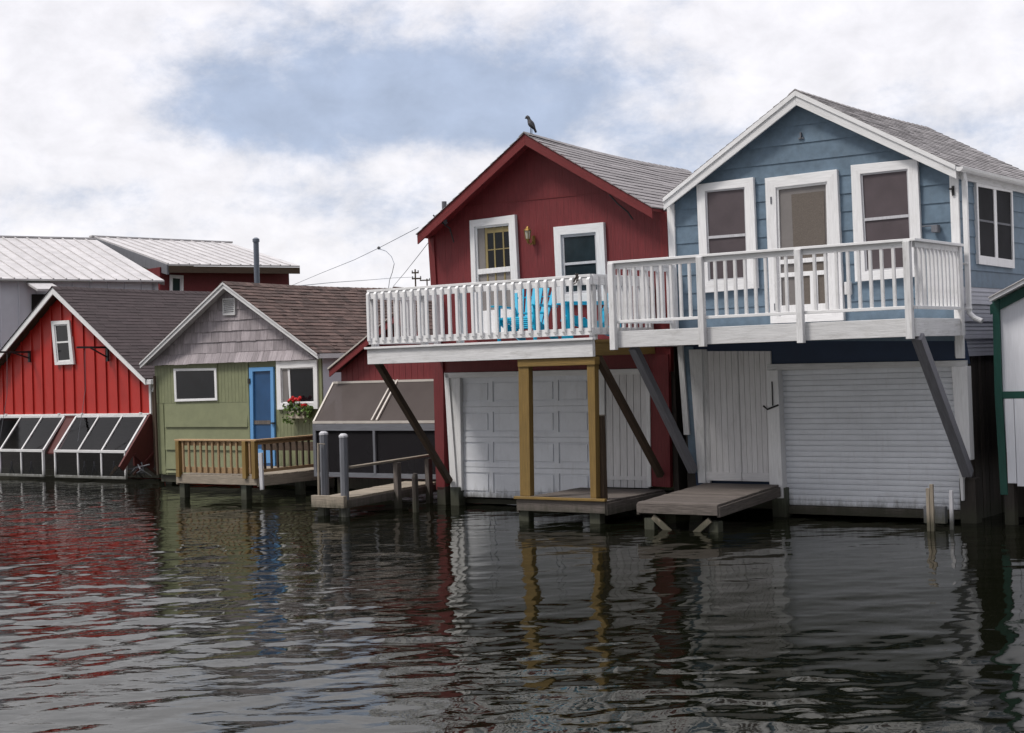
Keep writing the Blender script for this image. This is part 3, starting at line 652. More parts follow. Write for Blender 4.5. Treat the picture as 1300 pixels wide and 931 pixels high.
    # dark boathouse interior and piles
    P1('floor_beam', DARKW, T, lambda b: (b.box(uL + .1, jl[0][0], -.16, -.04, .1, .32, (1, 0, 0)), b.box(uL + .1, uR, -4.7, -4.5, .1, .4, (1, 0, 0)), b.box(uL + .05, uL + .17, -4.7, -.1, .15, 2.2, (1, 0, 0))))
    for (uu, ww, m_) in ((jl[0][0] + .1, -.03, WETWOOD), (uR - .0, -.1, DARKW), (uL + .2, -.15, DARKW), (uL + .2, -4.5, DARKW), (uR - .1, -4.5, DARKW), (uR - .1, -2.4, DARKW)):
        P1('pile', m_, T, lambda b: b.box(uu - .11, uu + .11, ww - .12, ww + .1, -.6, .42 if ww > -.1 else .6, (0, 0, 1)), bevel=.01)
    # ---- balcony
    WB = 1.75; ua, ub = FM.w((776, 330), WB)[0], FM.w((1160, 304), WB)[0]; zd = 2.73; zr = 3.72
    wp0 = .06
    def deck(b):
        w = wp0
        while w < WB - .05: b.box(ua + .03, ub - .03, w, w + .135, zd - .04, zd - random.uniform(0, .004), (1, 0, 0)); w += .14
    P1('balcony_floor', WHITEW, T, deck)
    def joists(b):
        u = ua + .1
        while u < ub: b.box(u, u + .045, wp0, WB - .05, zd - .21, zd - .045, (0, 1, 0)); u += .42
    P1('joists', DARKW, T, joists)
    P1('fascia_board', WHITEW, T, lambda b: (b.box(ua + .02, ub - .02, WB - .05, WB, 2.50, zd + .0, (1, 0, 0))), bevel=.005)
    P1('fascia_board', WHITEW, T, lambda b: b.box(ub - .06, ub - .02, wp0, WB - .05, 2.50, zd, (0, 1, 0)), bevel=.005)
    P1('fascia_board', WHITEW, T, lambda b: b.box(ua + .02, ua + .06, wp0, WB - .05, 2.50, zd, (0, 1, 0)), bevel=.005)
    rail = P1('balcony_railing', WHITE, T, lambda b: (b.box(ua - .03, ub + .04, WB - .03, WB + .06, zr - .035, zr, (1, 0, 0)), b.box(ub - .06, ub + .04, .08, WB - .03, zr - .035, zr, (0, 1, 0)), b.box(ua - .03, ua + .07, .08, WB - .03, zr - .035, zr, (0, 1, 0)),
                                                     b.box(ua + .05, ub - .05, WB - .02, WB + .02, zr - .105, zr - .036, (1, 0, 0)), b.box(ua, ub, WB - .03, WB + .025, 2.845, 2.885, (1, 0, 0)), b.box(ub - .055, ub + .0, .1, WB - .05, 2.845, 2.885, (0, 1, 0)), b.box(ua, ua + .05, .1, WB - .05, 2.845, 2.885, (0, 1, 0)),
                                                     b.box(ub - .05, ub - .01, .1, WB - .05, zr - .105, zr - .036, (0, 1, 0)), b.box(ua + .01, ua + .05, .1, WB - .05, zr - .105, zr - .036, (0, 1, 0))), bevel=.004)
    posts = [FM.w((x, y), WB)[0] for x, y in ((780, 390), (892.5, 380), (1017, 370), (1155, 360))]
    for i, u in enumerate(posts):
        P1('post', WHITEW, T, lambda b: b.box(u - .044, u + .044, WB + .005, WB + .09, 2.47, zr - .036, (0, 0, 1)), rail, bevel=.005)
    for u in (ua + .04, ub - .04): P1('post', WHITEW, T, lambda b: b.box(u - .05, u + .05, .06, .16, 2.5, zr - .036, (0, 0, 1)), rail, bevel=.005)
    pos = []
    for a, c, n in ((posts[0], posts[1], 8), (posts[1], posts[2], 8), (posts[2], posts[3], 8)):
        for i in range(1, n + 1): pos.append((a + .05 + (c - a - .1) * (i - .0) / (n + 1), WB + .0, 0))
    side = [(ub - .03, .16 + (WB - .22) * (i + .5) / 11, 0) for i in range(11)] + [(ua + .03, .16 + (WB - .22) * (i + .5) / 10, 0) for i in range(10)]
    mb = MB(); u0, w0, _ = pos[0]; mb.box(u0 - .02, u0 + .02, w0 - .018, w0 + .018, 2.86, zr - .06, (0, 0, 1)); fb = part('baluster', mb, WHITEW, T, rail, bevel=.003)
    baluster_copies(fb, T, rail, pos + side, T.base)
    # braces
    def br(p_top, p_bot, w1, z1, wide, m_):
        t = FM.w(p_top, w1); b_ = FM.w(p_bot, .08)
        P1('brace', m_, T, lambda b: b.beam((t[0], w1, 2.5), (b_[0], .08, b_[1]), wide, wide, (1, 0, 0)), bevel=.006)
    br((804, 441), (880, 598), WB - .15, 0, .115, BRACEG)
    br((1165, 430), (1229, 602), WB - .12, 0, .13, BRACEG)
    return T, uR, uL
BT, BUR, BUL = blue_house()
# ============================================================ RED TALL HOUSE
def red_house():
    T = Thing('red_house', 'tall dark red boathouse with white picket balcony and grey sagging roof', 'boathouse', (.4, 0, 0))
    wl = FM.w((546, 330), 0)[0]; wr = FM.w((849, 350), 0)[0]
    wallp = qw([(545, 302), (668, 183), (847, 270), (851, 440), (552, 445)], 0)
    # grooved plywood: narrow vertical boards
    mb = MB(); u = wl - .2
    while u < wr + .2:
        pc = clip(clip(wallp, -1, 0, -u), 1, 0, u + .1325)
        if len(pc) > 2: mb.prism(pc, -.1, .0 + random.uniform(0, .0006), (0, 0, 1), (.5 + random.uniform(-.2, .2), random.random(), 0))
        u += .134
    mb.prism(wallp, -.11, -.003)
    part('wall', mb, RED, T)
    zt = FM.w((849, 272), 0)[1]
    P1('side_wall', RED, T, lambda b: b.box(wr - .09, wr, -4.6, -.1, 2.5, zt, (0, 0, 1)), label='right side wall facing the blue house'); P1('base_boards', DARKW, T, lambda b: b.box(wr - .10, wr - .01, -4.6, -.1, -.3, 2.5, (0, 0, 1)))  # lower side wall in dark boards: the gap's shade is put into their colour
    P1('side_wall', RED, T, lambda b: b.box(wl, wl + .09, -4.6, -.1, .3, FM.w((546, 302), 0)[1], (0, 0, 1)), label='left side wall above the screened lean-to')
    P1('back_wall', RED, T, lambda b: b.prism([(wl + .01, .3), (wr - .01, .3), (wr - .01, zt), FM.w((668, 183), 0), (wl + .01, zt)], -4.7, -4.6, (0, 0, 1)))
    P1('corner_board', REDT, T, lambda b: b.prism(qw([(544.5, 303), (551.5, 301), (560, 440), (553, 440)], 0), .0, .03, 'long'), bevel=.003)
    P1('corner_board', REDT, T, lambda b: b.prism(qw([(838, 268), (848.5, 270), (852, 440), (843, 440)], 0), .0, .03, 'long'), bevel=.003)
    sm = qw([(585, 262), (764, 244), (800, 240.5), (800, 241.8), (764, 245.3), (585, 263.3)], 0)
    P1('seam_strip', REDT, T, lambda b: b.prism([sm[0], sm[2], sm[3], sm[5]], -.001, .009))
    WF = .34
    Lp, Pk, Rp = FM.w(T4(215, 487), WF), FM.w(T4(637, 90), WF), FM.w(T4(1137, 380), WF)
    gable_roof(T, WF, -4.75, Lp, Pk, Rp, .06, SH_RED, REDT, REDT, .17, expo=.15, tabw=.9, sag=.05, stab=.010, jit=.3, step=False, wav=.012, drop=.17)
    P1('vent_stub', GREYPOST, T, lambda b: b.tube([(FM.w((564, 262), .1)[0], .1, FM.w((564, 262), .1)[1] - .3), (FM.w((564, 262), .1)[0], .1, FM.w((564, 256), .1)[1])], .042, 10))
    for pts in (zz(T4, 305, 415, 325, 440, 352, 465, 360, 520), zz(T4, 995, 335, 1020, 370, 1050, 400, 1063, 430)):
        c = [FM.w(p, .12) for p in pts]; P1('cable', BLACK, T, lambda b: b.tube([(q[0], .12 + .18 * (1 - i / 3), q[1]) for i, q in enumerate(c)], .012, 6))
    # balcony door
    od = qw([(599, 280.5), (656.4, 273), (664, 425), (604, 430)], 0)
    idr = qw([(605, 288.5), (649, 284), (655, 420), (609.5, 424)], 0)
    mb = MB(); frame_ring(mb, od, idr, .0, .07); fr = part('door_frame', mb, WHITE, T, bevel=.004)
    d2 = inset(idr, .03)
    P1('storm_door', WHITE, T, lambda b: (frame_ring(b, idr, d2, .0, .04), b.prism([ln(d2[0], d2[3], .395), ln(d2[1], d2[2], .395), ln(d2[1], d2[2], .445), ln(d2[0], d2[3], .445)], .0, .045), b.prism([ln(d2[0], d2[3], .80), ln(d2[1], d2[2], .80), d2[2], d2[3]], .0, .035)), fr, bevel=.003)
    up = [d2[0], d2[1], ln(d2[1], d2[2], .395), ln(d2[0], d2[3], .395)]
    lo = [ln(d2[0], d2[3], .445), ln(d2[1], d2[2], .445), ln(d2[1], d2[2], .8), ln(d2[0], d2[3], .8)]
    P1('upper_pane', PANE, T, lambda b: b.prism(up, .0, .012), fr); P1('lower_pane', CURT, T, lambda b: b.prism(lo, .0, .012), fr)
    def munt(b):
        def vb(q, t, hw=.02): b.prism([ln(q[0], q[1], t - hw), ln(q[0], q[1], t + hw), ln(q[3], q[2], t + hw), ln(q[3], q[2], t - hw)], .005, .02)
        def hb(q, t, x0, hw=.012): b.prism([ln(ln(q[0], q[1], x0), ln(q[3], q[2], x0), t - hw), ln(q[1], q[2], t - hw), ln(q[1], q[2], t + hw), ln(ln(q[0], q[1], x0), ln(q[3], q[2], x0), t + hw)], .005, .018)
        for t in (.27, .52, .8): vb(up, t, .035 if t < .3 else .02)
        hb(up, .55, .25); hb(up, .08, .25, .06)
        for t in (.27, .52, .8): vb(lo, t)
    P1('muntin', YEL, T, munt, fr)
    lp = [up[0], ln(up[0], up[1], .22), ln(up[3], up[2], .22), up[3]]
    P1('door_jamb', CURT, T, lambda b: b.prism(lp, .0, .016), fr)
    ow = qw([(705, 288.8), (768.4, 282.6), (773, 382), (709.5, 386)], 0); iw = qw([(714, 298.8), (758.7, 295), (762, 371), (717, 374.5)], 0)
    window(T, 0, ow, iw, PANE2, meet=.49, sashm=GREYW, sash=.04, depth=.06)
    # lantern
    lc = FM.w(L4(520, 180), .12)
    def lan(b):
        u, z = lc
        b.tube([(u, .12, z + .13), (u, .12, z + .10), (u, .12, z + .07), (u, .12, z + .06)], [.012, .03, .06, .065], 8)
        b.tube([(u, .12, z - .075), (u, .12, z - .09), (u, .12, z - .15)], [.04, .03, .008], 8)
        for k in range(4):
            a = math.pi / 4 + k * math.pi / 2; b.tube([(u + .055 * math.cos(a), .12 + .055 * math.sin(a), z + .06), (u + .038 * math.cos(a), .12 + .038 * math.sin(a), z - .08)], .006, 5)
        b.tube([(u, .12, z - .1), (u + .03, .09, z - .17), (u + .03, .04, z - .12), (u + .03, .0, z - .08)], .012, 6)
        b.tube([(u + .03, .0, z - .02), (u + .03, .0, z - .16)], .03, 8)
    lo_ = P1('wall_lantern', BRASS, T, lan); P1('lantern_glass', AMBER, T, lambda b: b.tube([(lc[0], .12, lc[1] + .058), (lc[0], .12, lc[1] - .072)], [.048, .032], 8), lo_)
    # ---- lower front
    P1('lower_wall', REDT, T, lambda b: b.prism(qw([(552, 440), (851, 440), (851, 472), (557, 476)], 0), -.1, -.004, (0, 0, 1)))
    P1('red_post', RED, T, lambda b: b.prism(qw([(551, 455), (563.5, 455), (566, 622), (555, 622)], 0), -.08, .03, 'long'), bevel=.004)
    P1('red_post', RED, T, lambda b: b.prism(qw([(825, 450), (849, 450), (852, 619), (826, 617)], 0), -.06, .02, 'long'), bevel=.004)
    # garage frame
    P1('garage_jamb', WHITE, T, lambda b: (b.prism(qw([(566, 474), (571.5, 474), (582.5, 623), (574.5, 623)], 0), -.1, .05, 'long')), bevel=.004)
    P1('garage_jamb', WHITEW, T, lambda b: b.prism(qw([(571, 480), (584.5, 480), (587, 623), (581, 623)], 0), -.09, .02, 'long'), bevel=.004)
    P1('lintel', WHITE, T, lambda b: b.prism(qw([(566, 473.5), (826, 468.0), (826, 475), (568, 480)], 0), -.1, .05, 'long'), bevel=.004)
    P1('garage_jamb', WHITE, T, lambda b: b.prism(qw([(750, 474), (768, 474), (770, 614), (753, 618)], 0), -.1, .03, 'long'), bevel=.004)
    gd = qw([(583, 479), (752, 474), (754, 625), (584, 634)], -.06)
    gd = [(gd[0][0], gd[0][1]), (gd[1][0], gd[0][1]), (gd[2][0], .13), (gd[3][0], .13)]
    def door(b):
        b.prism(gd, -.12, -.07)
        nr, ncol = 4, 4
        for r in range(nr):
            t0, t1 = r / nr + .002, (r + 1) / nr - .002
            q = [ln(gd[0], gd[3], t0), ln(gd[1], gd[2], t0), ln(gd[1], gd[2], t1), ln(gd[0], gd[3], t1)]
            # stiles and rails proud; panels recessed then raised
            ts = .16
            def sub(a, c, e, f): return [ln(ln(q[0], q[1], a), ln(q[3], q[2], a), e), ln(ln(q[0], q[1], c), ln(q[3], q[2], c), e), ln(ln(q[0], q[1], c), ln(q[3], q[2], c), f), ln(ln(q[0], q[1], a), ln(q[3], q[2], a), f)]
            b.prism(sub(0, 1, 0, ts), -.08, -.05); b.prism(sub(0, 1, 1 - ts, 1), -.08, -.05)
            xs = [0, .025]
            for c in range(ncol):
                a0, a1 = .02 + c * .245 + .0, .02 + (c + 1) * .245 - .03
                prev = 0 if c == 0 else .02 + c * .245 - .03
                b.prism(sub(prev, a0, ts, 1 - ts), -.08, -.05)
                b.prism(sub(a0 + .012, a1 - .012, ts + .06, 1 - ts - .06), -.08, -.054)
            b.prism(sub(.02 + ncol * .245 - .03, 1, ts, 1 - ts), -.08, -.05)
    P1('garage_door', DOORW, T, door, bevel=.003)
    pd = qw([(769, 474), (822, 472), (824, 614), (770, 613)], 0); pd = [pd[0], pd[1], (pd[2][0], .36), (pd[3][0], .36)]
    def pdoor(b):
        n = 6
        b.prism(pd, -.05, -.01)
        for i in range(n):
            a, c = i / n + .008, (i + 1) / n - .008
            b.prism([ln(pd[0], pd[1], a), ln(pd[0], pd[1], c), ln(pd[3], pd[2], c), ln(pd[3], pd[2], a)], -.02, .006, (0, 0, 1))
        b.prism([ln(pd[0], pd[3], .90), ln(pd[1], pd[2], .90), ln(pd[1], pd[2], .935), ln(pd[0], pd[3], .935)], .0, .02)
    P1('plank_door', PLANKW, T, pdoor)
    P1('door_jamb', WHITE, T, lambda b: b.prism(qw([(821, 474), (826, 474), (828, 618), (823, 618)], 0), -.03, .04, 'long'), bevel=.003)
    P1('floor_beam', DARKW, T, lambda b: (b.box(wl + .1, wr - .1, -.5, -.15, .02, .1, (1, 0, 0)), b.box(wl + .1, wr - .1, -4.6, -4.4, .1, .4, (1, 0, 0))))
    for uu, ww in ((wl + .1, -.05), (wr - .1, -.05), (FM.w((580, 600), 0)[0], 0), (wl + .1, -4.5), (wr - .1, -4.5), (FM.w((760, 600), 0)[0], -.05)):
        P1('pile', WETWOOD if ww == 0 else DARKW, T, lambda b: b.box(uu - .09, uu + .09, ww - .1, ww + .08, -.6, .3, (0, 0, 1)), bevel=.01)
    # ---- balcony
    WB = 1.75; ua, ub = FM.w((468, 400), WB)[0], FM.w((752, 390), WB)[0]; zd = 2.63; zr = 3.565
    def deck(b):
        w = .05
        while w < WB - .05: b.box(ua + .02, ub - .01, w, w + .135, zd - .04, zd - random.uniform(0, .004), (1, 0, 0)); w += .14
    P1('balcony_floor', WHITEW, T, deck)
    P1('nosing', WHITE, T, lambda b: b.box(ua - .06, ub + .03, WB - .02, WB + .07, zd - .005, zd + .028, (1, 0, 0)), bevel=.004)
    P1('fascia_board', WHITEW, T, lambda b: b.box(ua - .03, ub, WB - .04, WB + .03, 2.385, zd - .006, (1, 0, 0)), bevel=.005)
    P1('side_joist', TREATED, T, lambda b: (b.box(ub - .05, ub, .05, WB - .04, 2.40, zd - .045, (0, 1, 0)), b.box(ub - .03, ub + .012, .05, WB - .04, zd - .045, zd, (0, 1, 0))), label='bare brown edge joist')
    def joists(b):
        u = ua + .02
        while u < ub - .1: b.box(u, u + .04, .05, WB - .05, 2.42, zd - .045, (0, 1, 0)); u += .4
    P1('joists', BROWNW, T, joists)
    rail = P1('balcony_railing', WHITE, T, lambda b: (
        b.box(ua, ub, WB - .06, WB + .03, zr - .04, zr, (1, 0, 0)), b.box(ua, ub, WB - .02, WB + .02, zr - .15, zr - .041, (1, 0, 0)), b.box(ua, ub, WB - .02, WB + .02, 2.70, 2.80, (1, 0, 0)),
        b.box(ub - .02, ub + .02, .1, WB - .02, zr - .15, zr, (0, 1, 0)), b.box(ub - .02, ub + .02, .1, WB - .02, 2.70, 2.80, (0, 1, 0)),
        b.box(ua - .02, ua + .02, .1, WB - .02, zr - .15, zr, (0, 1, 0)), b.box(ua - .02, ua + .02, .1, WB - .02, 2.70, 2.80, (0, 1, 0))), bevel=.004)
    for u, w in ((ua + .05, WB - .08), (ub - .05, WB - .08), ((ua + ub) / 2 - .35, WB - .08), (ua + .05, .1), (ub - .05, .1), ((ua + ub) / 2 - 1.05, WB - .08)):
        P1('post', WHITEW, T, lambda b: b.box(u - .045, u + .045, w - .045, w + .045, zd, zr - .042, (0, 0, 1)), rail, bevel=.004)
    n = 29; pos = [(ua + .03 + (ub - ua - .06) * i / (n - 1), WB, 0) for i in range(n)]
    sideL = [(ua - .01, .2 + (WB - .3) * (i + .5) / 9, 0) for i in range(9)]; sideR = [(ub + .01, .2 + (WB - .3) * (i + .5) / 9, 0) for i in range(9)]
    def balu(b, u0, w0):
        z0, z1 = 2.72, zr - .03; h = .026; r = (.5, .3, .2)
        for (za, zb_, fa, fb) in ((z0 + .03, z1 - .03, 1, 1),):
            pass
        prof = [(w0 + .02, z0), (w0 + .058, z0 + .035), (w0 + .058, z1 - .04), (w0 + .02, z1)]
        F = [(u0 - h, w, z) for w, z in prof]; K = [(u0 + h, w, z) for w, z in prof]
        b.face(F, r, (0, 0, 1)); b.face(K[::-1], r, (0, 0, 1))
        for i in range(4): j = (i + 1) % 4; b.face([F[i], K[i], K[j], F[j]], r, (0, 0, 1))
    mb = MB(); balu(mb, pos[0][0], WB); fb = part('baluster', mb, WHITE, T, rail, bevel=.005); baluster_copies(fb, T, rail, pos, T.base)
    mb = MB(); u0, w0, _ = sideL[0]; mb.box(u0 - .02, u0 + .02, w0 - .024, w0 + .024, 2.72, zr - .03, (0, 0, 1)); fb2 = part('baluster', mb, WHITEW, T, rail, bevel=.004)
    baluster_copies(fb2, T, rail, sideL + sideR, T.base)
    def br(p_top, p_bot, w1, wide):
        t = FM.w(p_top, w1); b_ = FM.w(p_bot, .1)
        P1('brace', BROWNW, T, lambda b: b.beam((t[0], w1, 2.42), (b_[0], .1, b_[1]), wide, wide, (1, 0, 0)), bevel=.005)
    br((479, 462), (571, 612), WB - .12, .095); br((757, 452), (839, 604), WB - .15, .095)
    T.ua, T.ub = ua, ub
    T.Pk = Pk; T.WF = WF
    return T
RT = red_house()
# ============================================================ ADIRONDACK CHAIRS
def chair(label, u, w, z, yaw):
    fr = Frame(*FM.world(u, w, 0).to_2d(), math.degrees(FM.a) + yaw)
    T = Thing('adirondack_chair', label, 'chair', (0, 0, z), fr, 'turquoise chairs on the balcony')
    P = lambda n, fn: P1(n, TURQ, T, fn, bevel=.004)
    # chair faces +w ; seat slopes back
    def seat(b):
        for i in range(6):
            t = i / 5; b.beam((-.26, .32 - .52 * t, z + .38 - .14 * t), (.26, .32 - .52 * t, z + .38 - .14 * t), .085, .022, (0, .26, 1))
    P('seat', seat)
    def back(b):
        for i in range(7):
            x = (i - 3) * .075; top = .62 - .02 * abs(i - 3) ** 1.7 * .8
            b.beam((x, -.2, z + .24), (x * 1.45, -.2 - top * .42, z + .24 + top * 1.08), .066, .02, (0, 1, .4))
        b.beam((-.27, -.3, z + .47), (.27, -.3, z + .47), .07, .03); b.beam((-.33, -.42, z + .72), (.33, -.42, z + .72), .05, .025)
    P('backrest', back)
    for s in (-1, 1):
        P('arm', lambda b: b.prism([(s * .27 - .02, 0), (s * .27 - .02, 0)], 0, 0) if False else b.hexa([(s * .34 - .06, .42, z + .56), (s * .34 - .05, -.42, z + .54), (s * .34 + .05, -.42, z + .54), (s * .34 + .075, .42, z + .56)][::-1], [(s * .34 - .06, .42, z + .585), (s * .34 - .05, -.42, z + .565), (s * .34 + .05, -.42, z + .565), (s * .34 + .075, .42, z + .585)][::-1]))
        P('leg', lambda b: b.beam((s * .3, .32, z), (s * .3, .3, z + .56), .09, .025, (1, 0, 0)))
        P('leg', lambda b: (b.beam((s * .28, -.62, z + .03), (s * .28, .36, z + .36), .025, .11), b.beam((s * .32, -.42, z + .12), (s * .32, -.42, z + .55), .06, .025, (1, 0, 0))))
uc1 = FM.w((668, 400), .95)[0]; uc2 = FM.w((738, 400), .85)[0]
chair('turquoise slatted chair facing the lake, left of the pair, slats fanned', uc1 - .1, .85, 2.632, -12)
chair('turquoise slatted chair at the right end of the red balcony, turned sideways towards the other', uc2 + .08, .8, 2.632, 48)
def tangle():
    p = FM.w(L4(930, 545), 1.8); T = Thing('rope_tangle', 'small tangle of rope tied on the white picket rail near its right corner', 'rope', (p[0], 1.8, p[1]))
    rng = random.Random(4); pts = [(p[0] + rng.uniform(-.06, .06), 1.83 + rng.uniform(0, .05), p[1] + rng.uniform(-.09, .09)) for _ in range(16)]
    P1('rope', GREYWOOD, T, lambda b: b.tube(pts, .008, 5))
tangle()
# ============================================================ DOCKS
def dock(name, label, cor, zf, zb, wood, edge, th=.035, rim=.17, boards=12, legs=True, along='w', group=None, inset_leg=.12):
    """cor: (u,w) corners FL,FR,BR,BL"""
    T = Thing(name, label, 'dock', ((cor[0][0] + cor[1][0]) / 2, cor[0][1], 0), group=group)
    FL, FR_, BR, BL = [(c[0], c[1], z) for c, z in zip(cor, (zf, zf, zb, zb))]
    def bd(b):
        for i in range(boards):
            a, c = i / boards, (i + 1) / boards - .06 / boards
            if along == 'w': q = [ln(FL, BL, a), ln(FR_, BR, a), ln(FR_, BR, c), ln(FL, BL, c)]; g = tuple(np.subtract(FR_, FL))
            else: q = [ln(FL, FR_, a), ln(FL, FR_, c), ln(BL, BR, c), ln(BL, BR, a)]; g = tuple(np.subtract(BL, FL))
            j = random.uniform(0, .006); t = [(p[0], p[1], p[2] - j) for p in q]; k = [(p[0], p[1], p[2] - th) for p in q]
            b.hexa(k, t, g)
    P1('deck_boards', wood, T, bd, bevel=.004)
    def edgeb(p, q, zt=-.036):
        P1('edge_beam', edge, T, lambda b: b.beam((p[0], p[1], p[2] + zt - rim / 2), (q[0], q[1], q[2] + zt - rim / 2), .045, rim), bevel=.005)
    edgeb(FL, FR_, -.01); edgeb(FR_, BR); edgeb(FL, BL)
    return T
zq = .335
c1 = [FM.w((657, 633), 1.75)[0], FM.w((769, 638), 1.75)[0]]
RD = dock('wooden_dock', 'grey board dock under the red balcony with yellow timber edge strip', [(c1[0], 1.75), (c1[1], 1.75), (c1[1] - .02, .06), (c1[0], .06)], zq, zq + .02, GREYWOOD, GREYWOOD, along='w', boards=12)
for p in ((667, 660), (757, 660)):
    u = FM.w(p, 1.68)[0]; P1('leg', WETWOOD, RD, lambda b: b.box(u - .09, u + .09, 1.58, 1.72, -.7, .17, (0, 0, 1)), bevel=.01)
P1('leg', DARKW, RD, lambda b: b.box(c1[1] - .2, c1[1] - .06, .3, .42, -.7, .14, (0, 0, 1)))
P1('edge_strip', TREATED, RD, lambda b: b.box(c1[0] - .03, c1[1] + .02, 1.74, 1.81, zq - .005, zq + .03, (1, 0, 0)), bevel=.004)
bd = [(3.56, 2.1), (4.80, 2.1), (4.72, .12), (3.52, .12)]
BD = dock('wooden_dock', 'weathered grey dock sloping down from the white double doors of the blue house', bd, .375, .47, GREYWOOD, GREYWOOD, along='w', boards=15, rim=.14)
P1('leg', WETWOOD, BD, lambda b: b.box(3.64, 3.80, 1.98, 2.08, -.7, .16, (0, 0, 1)), bevel=.01)
P1('leg', WETWOOD, BD, lambda b: b.box(4.62, 4.76, 1.9, 2.04, -.7, .14, (0, 0, 1)), bevel=.01)
P1('brace', PALEWOOD, BD, lambda b: b.beam((3.78, 2.07, .18), (4.1, 2.07, -.08), .04, .08), bevel=.004)
P1('brace', PALEWOOD, BD, lambda b: b.beam((4.66, 2.07, .16), (4.36, 2.07, -.08), .04, .08), bevel=.004)
# yellow timber frame under the balcony
uf = [FM.w((666, 540), 1.72)[0], FM.w((752, 540), 1.72)[0]]
YF = Thing('timber_frame', 'yellow brown frame of two square posts and a beam holding up the red balcony', 'support frame', ((uf[0] + uf[1]) / 2, 1.7, zq))
yl = qw(zz(T5, 408, 138, 453, 138, 461, 728, 416, 728), 1.72); yr = qw(zz(T5, 707, 122, 742, 122, 750, 742, 724, 742), 1.72)
P1('post', TREATED, YF, lambda b: b.prism([yl[0], yl[1], (yl[2][0], zq + .031), (yl[3][0], zq + .031)], 1.62, 1.73, 'long'), bevel=.006)
P1('post', TREATED, YF, lambda b: b.prism([yr[0], yr[1], (yr[2][0], zq + .031), (yr[3][0], zq + .031)], 1.62, 1.73, 'long'), bevel=.006)
yt = qw(zz(T5, 404, 118, 742, 100, 742, 126, 404, 140), 1.74)
P1('beam', TREATED, YF, lambda b: b.box(yt[0][0], yt[1][0], 1.62, 1.75, 2.27, 2.384, (1, 0, 0)), bevel=.006)
sp = qw(zz(T5, 737, 375, 770, 375, 783, 745, 748, 745), 1.6)
SPo = Thing('mooring_post', 'short reddish brown post leaning beside the right yellow timber', 'post', (sp[3][0], 1.55, zq))
P1('shaft', BROWNW, SPo, lambda b: b.prism([sp[0], sp[1], (sp[2][0], zq + .004), (sp[3][0], zq + .004)], 1.5, 1.6, 'long'), bevel=.006)
P1('cap', PALEWOOD, SPo, lambda b: b.prism([(sp[0][0] - .005, sp[0][1] + .002), (sp[1][0] + .005, sp[0][1] + .002), (sp[1][0] + .005, sp[0][1] + .02), (sp[0][0] - .005, sp[0][1] + .02)], 1.495, 1.605))
# ---- pier left of the red house
pu0, pu1 = FM.w((405, 632), 2.15)[0], FM.w((440, 636), 2.15)[0]; pf1 = FM.w((557, 616), -.55)[0]; pf0 = pf1 - .72
def on_pier(px_, a=(0, 0), c=(0, 0)):
    lo, hi = 0., 1.
    for _ in range(30):
        m = (lo + hi) / 2; w_ = a[1] + (c[1] - a[1]) * m; u_ = a[0] + (c[0] - a[0]) * m
        if FM.w((px_, 610), w_)[0] > u_: lo = m
        else: hi = m
    return u_, w_
PD = dock('narrow_pier', 'narrow pale plank pier with a handrail beside the dark screened lean-to', [(pu0, 2.15), (pu1, 2.15), (pf1, -.55), (pf0, -.55)], .30, .33, PALEWOOD, GREYWOOD, along='w', boards=19, rim=.13)
P1('front_beam', PALEWOOD, PD, lambda b: b.box(pu0 - .09, pu1 + .02, 2.16, 2.24, .14, .33, (1, 0, 0)), bevel=.006)
for u in (pu0 + .02, pu1 - .12): P1('leg', WETWOOD, PD, lambda b: b.box(u - .06, u + .08, 2.02, 2.15, -.7, .14, (0, 0, 1)), bevel=.01)
hx = on_pier(549, (pu1, 2.05), (pf1, -.55)); hr = P1('handrail', PALEWOOD, PD, lambda b: b.beam((pu1, 2.05, .77), (hx[0], hx[1], .80), .11, .035), bevel=.004)
for pp in (502, 542):
    uu, w = on_pier(pp, (pu1, 2.05), (pf1, -.55)); P1('rail_post', GREYWOOD, PD, lambda b: b.box(uu - .0, uu + .09, w - .05, w + .05, -.6, .755, (0, 0, 1)), bevel=.006)
for (px_, py0, w, hh, lb) in ((412, 550, 2.08, 1.32, 'taller of the two grey pilings with white caps at the pier end'), (437, 553, 2.12, 1.30, 'shorter grey piling with white cap, beside the foot of the pier handrail')):
    u = FM.w((px_, 590), w)[0]; T = Thing('piling', lb, 'piling', (u, w, 0), group='capped pilings at the pier end')
    zt = FM.w((px_, py0), w)[1]
    P1('shaft', GREYPOST, T, lambda b: b.tube([(u - .01, w, -.6), (u, w, zt - .03)], .068, 8), bevel=.004)
    P1('cap', GREYW, T, lambda b: b.tube([(u, w, zt - .03), (u, w, zt), (u, w, zt + .03)], [.073, .072, .04], 8))
u = FM.w((404.5, 600), 2.2)[0]; T = Thing('stick', 'thin pale stick standing against the left pier piling', 'stick', (u, 2.2, .33))
P1('shaft', PALEWOOD, T, lambda b: (b.beam((u - .01, 2.2, .335), (u + .01, 2.2, 1.16), .028, .028, (1, 0, 0)), b.tube([(u, 2.2, 1.13), (u + .04, 2.2, 1.15), (u + .1, 2.14, 1.14)], .008, 6)))
u, w = FM.w(Q4(892, 600), 1.2)[0], 1.2
T = Thing('old_piling', 'short dark rotten stub between the pier rail posts', 'piling', (u, w, 0))
P1('shaft', DARKW, T, lambda b: b.tube([(u, w, -.6), (u, w, .56), (u + .01, w, .62)], [.055, .05, .035], 8))
